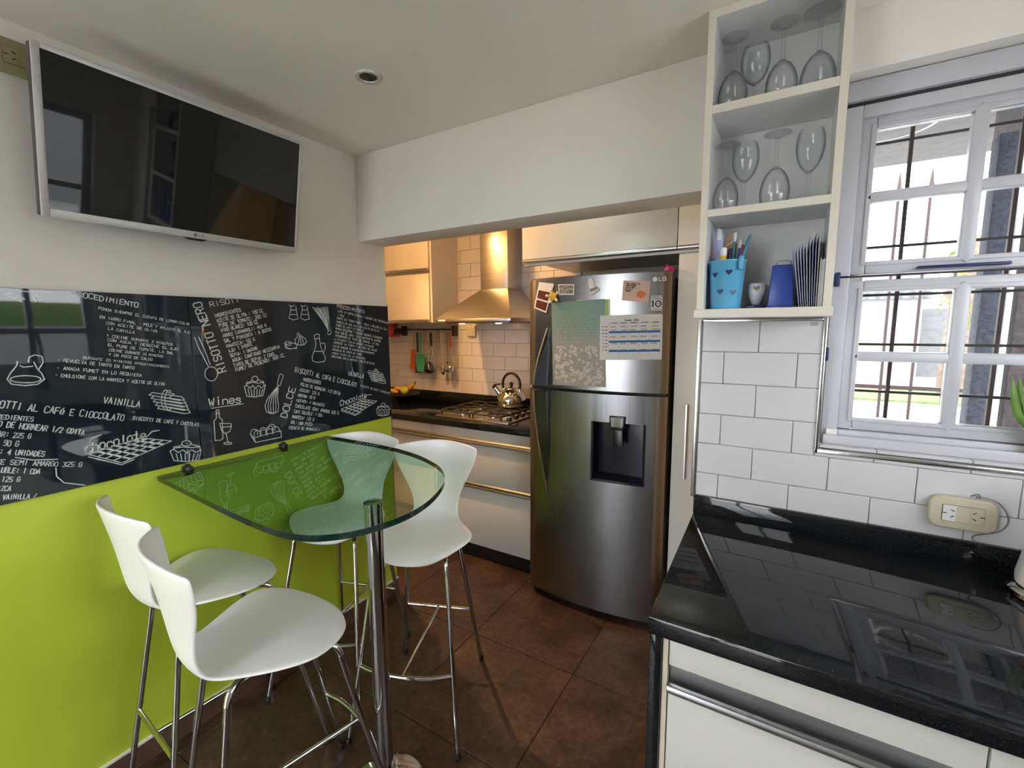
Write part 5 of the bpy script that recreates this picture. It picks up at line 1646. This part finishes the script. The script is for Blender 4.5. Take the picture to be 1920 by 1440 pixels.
# ================================================================== KITCHEN BEYOND THE BEAM
ZK = .905
kw = thing('kitchen_worktop', 'black granite worktop with upstand in the lamp-lit kitchen', 'worktop', (-.3, .98, .865))
obj('slab', MB().box(XK + .003, .645, .676, YK - .012, .865, ZK), 'granite', kw, bevel=.003)
obj('upstand', MB().box(XK + .003, .645, YK - .030, YK - .0105, ZK + .0002, .988), 'granite', kw, bevel=.002)
def base_unit(x0, x1, lab, two):
    t = thing('base_cabinet', lab, 'cabinet', ((x0 + x1) / 2, .98, 0), 'base cabinets under the kitchen worktop')
    obj('carcass', MB().box(x0, x1, .715, YK - .012, .095, .863), 'cabinet', t, smooth=0)
    obj('plinth', MB().box(x0, x1, .722, .74, 0, .094), 'black_plastic', t, smooth=0)
    obj('fascia', MB().box(x0 + .001, x1 - .001, .690, .714, .800, .862), 'cabinet', t, bevel=.0015)
    obj('grip_channel', MB().box(x0 + .001, x1 - .001, .708, .7148, .765, .80), 'alu', t, smooth=0)
    for z0, z1 in ((.515, .768), (.098, .480)):
        d = obj('drawer', MB().box(x0 + .0015, x1 - .0015, .690, .713, z0, z1), 'cabinet', t, bevel=.0015)
        obj('grip', lip(MB(), x0 + .0015, x1 - .0015, .6945, z1), 'alu', d, smooth=50)
    obj('middle_channel', MB().box(x0 + .001, x1 - .001, .708, .7148, .480, .515), 'alu', t, smooth=0)
base_unit(-.160, .640, 'white drawer unit with aluminium grips below the gas hob', True)
base_unit(-.965, -.162, 'white drawer unit mostly hidden behind the green wall end', False)

uc = thing('wall_cupboard', 'white wall cupboard with two flap doors beside the extractor hood', 'cabinet', (-.75, 1.12, 1.54))
obj('carcass', MB().box(-1.15, -.385, .985, YK - .003, 1.545, ZC - .002), 'cabinet', uc, smooth=0)
obj('side_panel', MB().box(-.384, -.368, .966, YK - .011, 1.540, ZC - .002), 'cabinet', uc, smooth=0)
obj('grip_channel', MB().box(-1.15, -.385, .975, .985, 1.885, 1.932), 'alu', uc, smooth=0)
for z0, z1 in ((1.562, 1.890), (1.930, ZC - .006)):
    d = obj('door', MB().box(-1.15, -.389, .955, .9745, z0, z1), 'cabinet', uc, bevel=.002)
    m = MB(); lip(m, -1.15, -.389, .968, z0 - .019)
    obj('grip', m, 'alu', d, smooth=50)
obj('bottom_rail', MB().box(-1.15, -.385, .960, .985, 1.540, 1.5445), 'cabinet', uc, smooth=0)

# extractor hood
hd = thing('extractor_hood', 'brushed steel chimney hood over the gas hob', 'hood', (.09, 1.04, 1.54))
hx0, hx1, hy0, hy1, cx0, cx1, cy0, cy1 = -.205, .392, .80, YK - .011, -.018, .205, 1.075, YK - .011
v = [(hx0, hy0, 1.560), (hx1, hy0, 1.560), (hx1, hy1, 1.560), (hx0, hy1, 1.560), (cx0, cy0, 1.765), (cx1, cy0, 1.765), (cx1, cy1, 1.765), (cx0, cy1, 1.765)]
obj('canopy', MB().add(v, [(0, 1, 5, 4), (1, 2, 6, 5), (2, 3, 7, 6), (3, 0, 4, 7), (4, 5, 6, 7), (0, 3, 2, 1)]), 'hood_steel', hd, smooth=0)
obj('skirt', MB().box(hx0, hx1, hy0, hy1, 1.540, 1.5598), 'hood_steel', hd, bevel=.002)
obj('chimney', MB().box(cx0, cx1, cy0, cy1, 1.7655, ZC - .002), 'hood_steel', hd, bevel=.002)
obj('filter', MB().box(hx0 + .05, hx1 - .05, hy0 + .06, hy1 - .05, 1.530, 1.5398), 'steel_plate', hd, bevel=.002)
obj('button_strip', MB().box(hx0 + .03, hx0 + .09, hy0 - .002, hy0, 1.545, 1.555), 'ink_white', hd, smooth=0)

for lx in (hx0 + .15, hx1 - .15):
    hl = obj('hood_lamp', MB().lathe([(.0, -.004), (.018, -.004), (.022, 0)], (lx, hy0 + .10, 1.5298), 20, False, False), 'lamp', hd, fix=True)
    hld = bpy.data.lights.new('hood_lamp_light', 'SPOT')
    hld.energy = 0.8
    hld.color = (1.0, 0.50, 0.17)
    hld.spot_size = R(150)
    hld.spot_blend = 1.0
    hld.shadow_soft_size = .02
    hlo = bpy.data.objects.new('hood_lamp_light', hld)
    COL.objects.link(hlo)
    hlo.parent = hl
    hlo.location = Vector((lx, hy0 + .10, 1.522)) - OFF[hd.name]
    hlo.rotation_euler = (R(25), 0, 0)

# gas hob
hb = thing('gas_hob', 'steel gas hob with black cast iron grates set in the worktop', 'hob', (.1, .98, ZK))
obj('tray', MB().box(-.17, .41, .735, 1.215, ZK + .0004, ZK + .012), 'hood_steel', hb, bevel=.004)
def grate(x0, x1):
    g = MB()
    z = ZK + .040
    c = .03
    loop = []
    for cx, cy_, a in ((x1 - c, 1.19 - c, 0), (x0 + c, 1.19 - c, 90), (x0 + c, .765 + c, 180), (x1 - c, .765 + c, 270)):
        loop += [(p[0], p[1], z) for p in arc(cx, cy_, c, c, a, a + 90, 4)]
    loop.append(loop[0])
    g.tube(loop, .006, 6, caps=False)
    xm = (x0 + x1) / 2
    for yc in (.87, 1.08):
        g.tube([(x0, yc, z), (xm - .03, yc, z + .006)], .0055, 6)
        g.tube([(xm + .03, yc, z + .006), (x1, yc, z)], .0055, 6)
        g.tube([(xm, yc - .10, z), (xm, yc - .03, z + .006)], .0055, 6)
        g.tube([(xm, yc + .03, z + .006), (xm, yc + .10, z)], .0055, 6)
    g.tube([(x0, .975, z), (x1, .975, z)], .0055, 6)
    for x in (x0 + .01, x1 - .01):
        for y in (.775, 1.18):
            g.tube([(x, y, ZK + .0122), (x, y, z)], .006, 6)
    return g
for x0, x1 in ((-.155, .10), (.106, .345)):
    obj('grate', grate(x0, x1), 'iron', hb)
    for yc in (.87, 1.08):
        b_ = obj('burner', MB().lathe([(.045, 0), (.045, .008), (.036, .012), (.036, .018)], ((x0 + x1) / 2, yc, ZK + .0122), 24), 'utensil_steel', hb)
        obj('burner_cap', MB().lathe([(.033, .018), (.033, .024), (.028, .027)], ((x0 + x1) / 2, yc, ZK + .0122), 24), 'iron', b_)
for k in range(4):
    kn = obj('knob', MB().lathe([(.017, 0), (.016, .018), (.013, .022)], (.378, .80 + k * .085, ZK + .0122), 20), 'black_plastic', hb)
    obj('pointer', MB().box(.376, .380, .80 + k * .085 - .014, .80 + k * .085 + .014, ZK + .034, ZK + .036), 'ink_white', kn, smooth=0)

# kettle on the rear burner
kx, ky, kz = .226, 1.08, ZK + .0525
kt = thing('stovetop_kettle', 'polished steel kettle with a black arched handle on the hob', 'kettle', (kx, ky, kz))
obj('body', MB().lathe([(.080, 0), (.092, .008), (.100, .030), (.098, .055), (.088, .082), (.068, .106), (.045, .120), (.040, .123)], (kx, ky, kz), 40), 'kettle_steel', kt)
ld_ = obj('lid', MB().lathe([(.041, .123), (.036, .130), (.016, .136), (.010, .138)], (kx, ky, kz), 30), 'kettle_steel', kt)
obj('lid_knob', MB().lathe([(.008, .137), (.012, .144), (.013, .158), (.009, .168), (.0, .170)], (kx, ky, kz), 20, cap1=False), 'black_plastic', ld_, fix=True)
a_ = R(0)
loop = [(kx + .070 * math.cos(R(t)), ky, kz + .150 + .080 * math.sin(R(t))) for t in range(-28, 209, 12)]
obj('handle', MB().tube(loop, .0095, 10), 'black_plastic', kt)
for bx_ in (kx - .072, kx + .052):
    obj('handle_bracket', MB().box(bx_, bx_ + .020, ky - .008, ky + .008, kz + .095, kz + .125), 'kettle_steel', kt, bevel=.002)
s_ = obj('spout', MB().tube([(kx - .070, ky - .02, kz + .075), (kx - .098, ky - .032, kz + .112), (kx - .112, ky - .038, kz + .130)], [.022, .016, .013], 14), 'kettle_steel', kt)
obj('whistle_cap', MB().tube([(kx - .110, ky - .037, kz + .128), (kx - .122, ky - .042, kz + .143)], .016, 12), 'black_plastic', s_)
obj('whistle_lever', MB().tube([(kx - .118, ky - .040, kz + .148), (kx - .080, ky - .01, kz + .150)], .005, 8), 'black_plastic', s_)

# utensil rail under the wall cupboard
ry, rz = 1.235, 1.487
rl = thing('utensil_rail', 'dark metal rail for utensils under the wall cupboard', 'rail', (-.62, ry, rz))
obj('rod', MB().tube([(-.93, ry, rz), (-.385, ry, rz)], .006, 10), 'iron', rl)
for x in (-.925, -.39):
    obj('bracket', MB().box(x - .012, x + .012, ry - .012, YK - .0095, rz - .05, rz + .03), 'iron', rl, bevel=.003)
def hook(x, y=ry):
    return MB().tube(spline([(x, y + .008, rz + .004), (x, y - .002, rz + .011), (x, y - .011, rz + .002), (x, y - .010, rz - .022), (x, y - .018, rz - .030), (x, y - .024, rz - .020)], 4), .0016, 6)
def utensil(name, lab, x, parts, dy=-.018):
    t = thing(name, lab, 'utensil', (x, ry + dy, 1.13), 'utensils hanging from the rail')
    obj('hook', hook(x), 'utensil_steel', t)
    for nm, mb, mat in parts:
        obj(nm, mb, mat, t, fix=True, smooth=35)
    return t
y0_ = ry - .018
x = -.715
utensil('scoop_spatula', 'teal green silicone scoop hanging from the rail', x, [
    ('handle', MB().tube([(x, y0_, 1.462), (x, y0_ - .002, 1.40), (x - .004, y0_ - .004, 1.285)], [.011, .010, .008], 10, flat=.6), 'teal_green'),
    ('scoop', MB().prism([(x - .058, 1.262), (x - .020, 1.292), (x + .020, 1.292), (x + .050, 1.262), (x + .030, 1.145), (x - .042, 1.145)], y0_ - .014, y0_ - .004, 'y'), 'teal_green')])
x = -.765
utensil('turner', 'black handled turner hanging behind the green scoop', x, [
    ('handle', MB().tube([(x, y0_ + .01, 1.465), (x, y0_ + .01, 1.30)], .010, 8, flat=.6), 'black_plastic'),
    ('blade', MB().prism([(x - .03, 1.27), (x + .03, 1.27), (x + .045, 1.135), (x - .03, 1.130)], y0_ + .008, y0_ + .011, 'y'), 'black_plastic')])
x = -.82
utensil('orange_spatula', 'orange spatula half hidden behind the green scoop', x, [
    ('handle', MB().tube([(x, y0_ + .02, 1.462), (x, y0_ + .02, 1.32)], .004, 8), 'utensil_steel'),
    ('blade', MB().prism([(x - .025, 1.32), (x + .020, 1.33), (x + .020, 1.15), (x - .045, 1.16)], y0_ + .018, y0_ + .021, 'y'), 'orange')])
x = -.610
utensil('black_ladle', 'long black nylon ladle hanging in the middle of the rail', x, [
    ('handle', MB().tube([(x, y0_, 1.465), (x, y0_, 1.39), (x - .012, y0_, 1.25)], [.012, .011, .006], 10, flat=.6), 'black_plastic'),
    ('bowl', MB().lathe([(.006, .0), (.034, .012), (.044, .040), (.034, .075), (.010, .10)], (x - .018, y0_ - .01, 1.130), 18), 'black_plastic')])
x = -.572
utensil('wire_whisk', 'steel whisk with a black handle beside the black ladle', x, [
    ('handle', MB().tube([(x, y0_ - .045, 1.465), (x, y0_ - .045, 1.36)], .011, 10), 'black_plastic')] +
    [('wire', MB().tube(spline([(x, y0_ - .045, 1.36), (x + .028 * math.cos(k), y0_ - .045 + .028 * math.sin(k), 1.24), (x + .022 * math.cos(k), y0_ - .045 + .022 * math.sin(k), 1.18), (x, y0_ - .045, 1.165)], 4), .0013, 5), 'utensil_steel') for k in (0, 1.05, 2.1, 3.14, 4.19, 5.24)])
x = -.505
utensil('serving_spoon', 'slim steel serving spoon hanging left of the orange-handled ladle', x, [
    ('handle', MB().tube([(x, y0_, 1.465), (x + .010, y0_ - .004, 1.33), (x + .022, y0_ - .006, 1.20)], [.005, .0045, .006], 8), 'utensil_steel'),
    ('bowl', MB().lathe([(.004, 0), (.018, .014), (.022, .036), (.012, .07)], (x + .022, y0_ - .008, 1.128), 16), 'utensil_steel')])
x = -.455
utensil('wooden_skimmer', 'thin brown handled skimmer in front of the tiles', x, [
    ('handle', MB().tube([(x, y0_ + .018, 1.465), (x + .002, y0_ + .018, 1.24)], .004, 8), 'kraft'),
    ('bowl', MB().lathe([(.004, 0), (.014, .012), (.018, .03)], (x + .004, y0_ + .018, 1.208), 16), 'utensil_steel')])
x = -.408
utensil('orange_ladle', 'steel ladle with an orange handle at the end of the rail', x, [
    ('handle', MB().tube([(x, y0_ - .006, 1.462), (x, y0_ - .006, 1.345)], [.012, .009], 10, flat=.6), 'orange'),
    ('shaft', MB().tube([(x, y0_ - .006, 1.345), (x - .002, y0_ - .006, 1.22)], .003, 8), 'utensil_steel'),
    ('bowl', MB().lathe([(.006, 0), (.032, .010), (.042, .036), (.040, .05), (.036, .036), (.002, .010)], (x - .004, y0_ - .022, 1.150), 20), 'utensil_steel')])
rd = thing('red_foil_box', 'dark red wrap dispenser hanging below the wall cupboard end', 'dispenser', (-.93, 1.15, 1.44))
obj('box', MB().prism([(-1.02, 1.50), (-.90, 1.50), (-.912, 1.452), (-.938, 1.430), (-1.02, 1.435)], 1.10, 1.20, 'y'), 'red', rd, bevel=.003)
obj('hanger', MB().box(-1.0, -.93, 1.12, 1.18, 1.50, 1.5395), 'red', rd, smooth=0)
obj('cutter', MB().prism([(-.899, 1.497), (-.890, 1.47), (-.905, 1.45)], 1.10, 1.20, 'y'), 'iron', rd, smooth=0)

outlet('wall_socket', 'cream square socket on the kitchen tiles below the hood', (-.235, YK - .0095, 1.475), .075, .085, (0, 0, 0), ('beige_plastic', 'beige_plastic'), False, .1)

# fruit bowl
fx, fy = -.83, 1.11
fb = thing('fruit_bowl', 'dark shallow fruit bowl at the back of the kitchen worktop', 'bowl', (fx, fy, ZK))
obj('bowl', MB().lathe([(.045, .0), (.05, .004), (.10, .030), (.135, .062), (.131, .064), (.095, .036), (.0, .010)], (fx, fy, ZK + .0003), 36, cap1=False), 'bowl_dark', fb, fix=True)
bl = ['long yellow banana lying at the left of the fruit bowl', 'yellow banana crossing the middle of the fruit bowl', 'banana with upturned brown tip at the right of the bowl']
bp_ = [((-.955, 1.06, ZK + .082), (-.89, 1.035, ZK + .092), (-.82, 1.045, ZK + .082)),
       ((-.935, 1.115, ZK + .086), (-.87, 1.095, ZK + .102), (-.80, 1.105, ZK + .088)),
       ((-.86, 1.160, ZK + .090), (-.80, 1.155, ZK + .104), (-.745, 1.155, ZK + .140))]
for k, p3 in enumerate(bp_):
    t = thing('banana', bl[k], 'banana', p3[0], 'bananas in the fruit bowl')
    pth = spline(p3, 5)
    obj('skin', MB().tube(pth, [.004, .013, .017, .018, .018, .018, .018, .017, .015, .010, .005], 8), 'banana', t)
    e = Vector(p3[2])
    obj('stem', MB().tube([e, e + Vector((.012, 0, .022))], [.005, .0045], 8), 'stem_brown', t)
lm = thing('lime', 'yellow-green lime at the front of the fruit bowl', 'lime', (-.765, 1.05, ZK + .05))
obj('peel', MB().lathe([(0, -.036), (.014, -.031), (.028, -.016), (.032, 0), (.028, .016), (.014, .031), (0, .036)], (-.762, 1.058, ZK + .098), 20, False, False), 'lime', lm, fix=True)
obj('navel', MB().lathe([(.005, 0), (.003, .006), (0, .007)], (-.762, 1.058, ZK + .1325), 10, cap1=False), 'stem_brown', lm, fix=True)
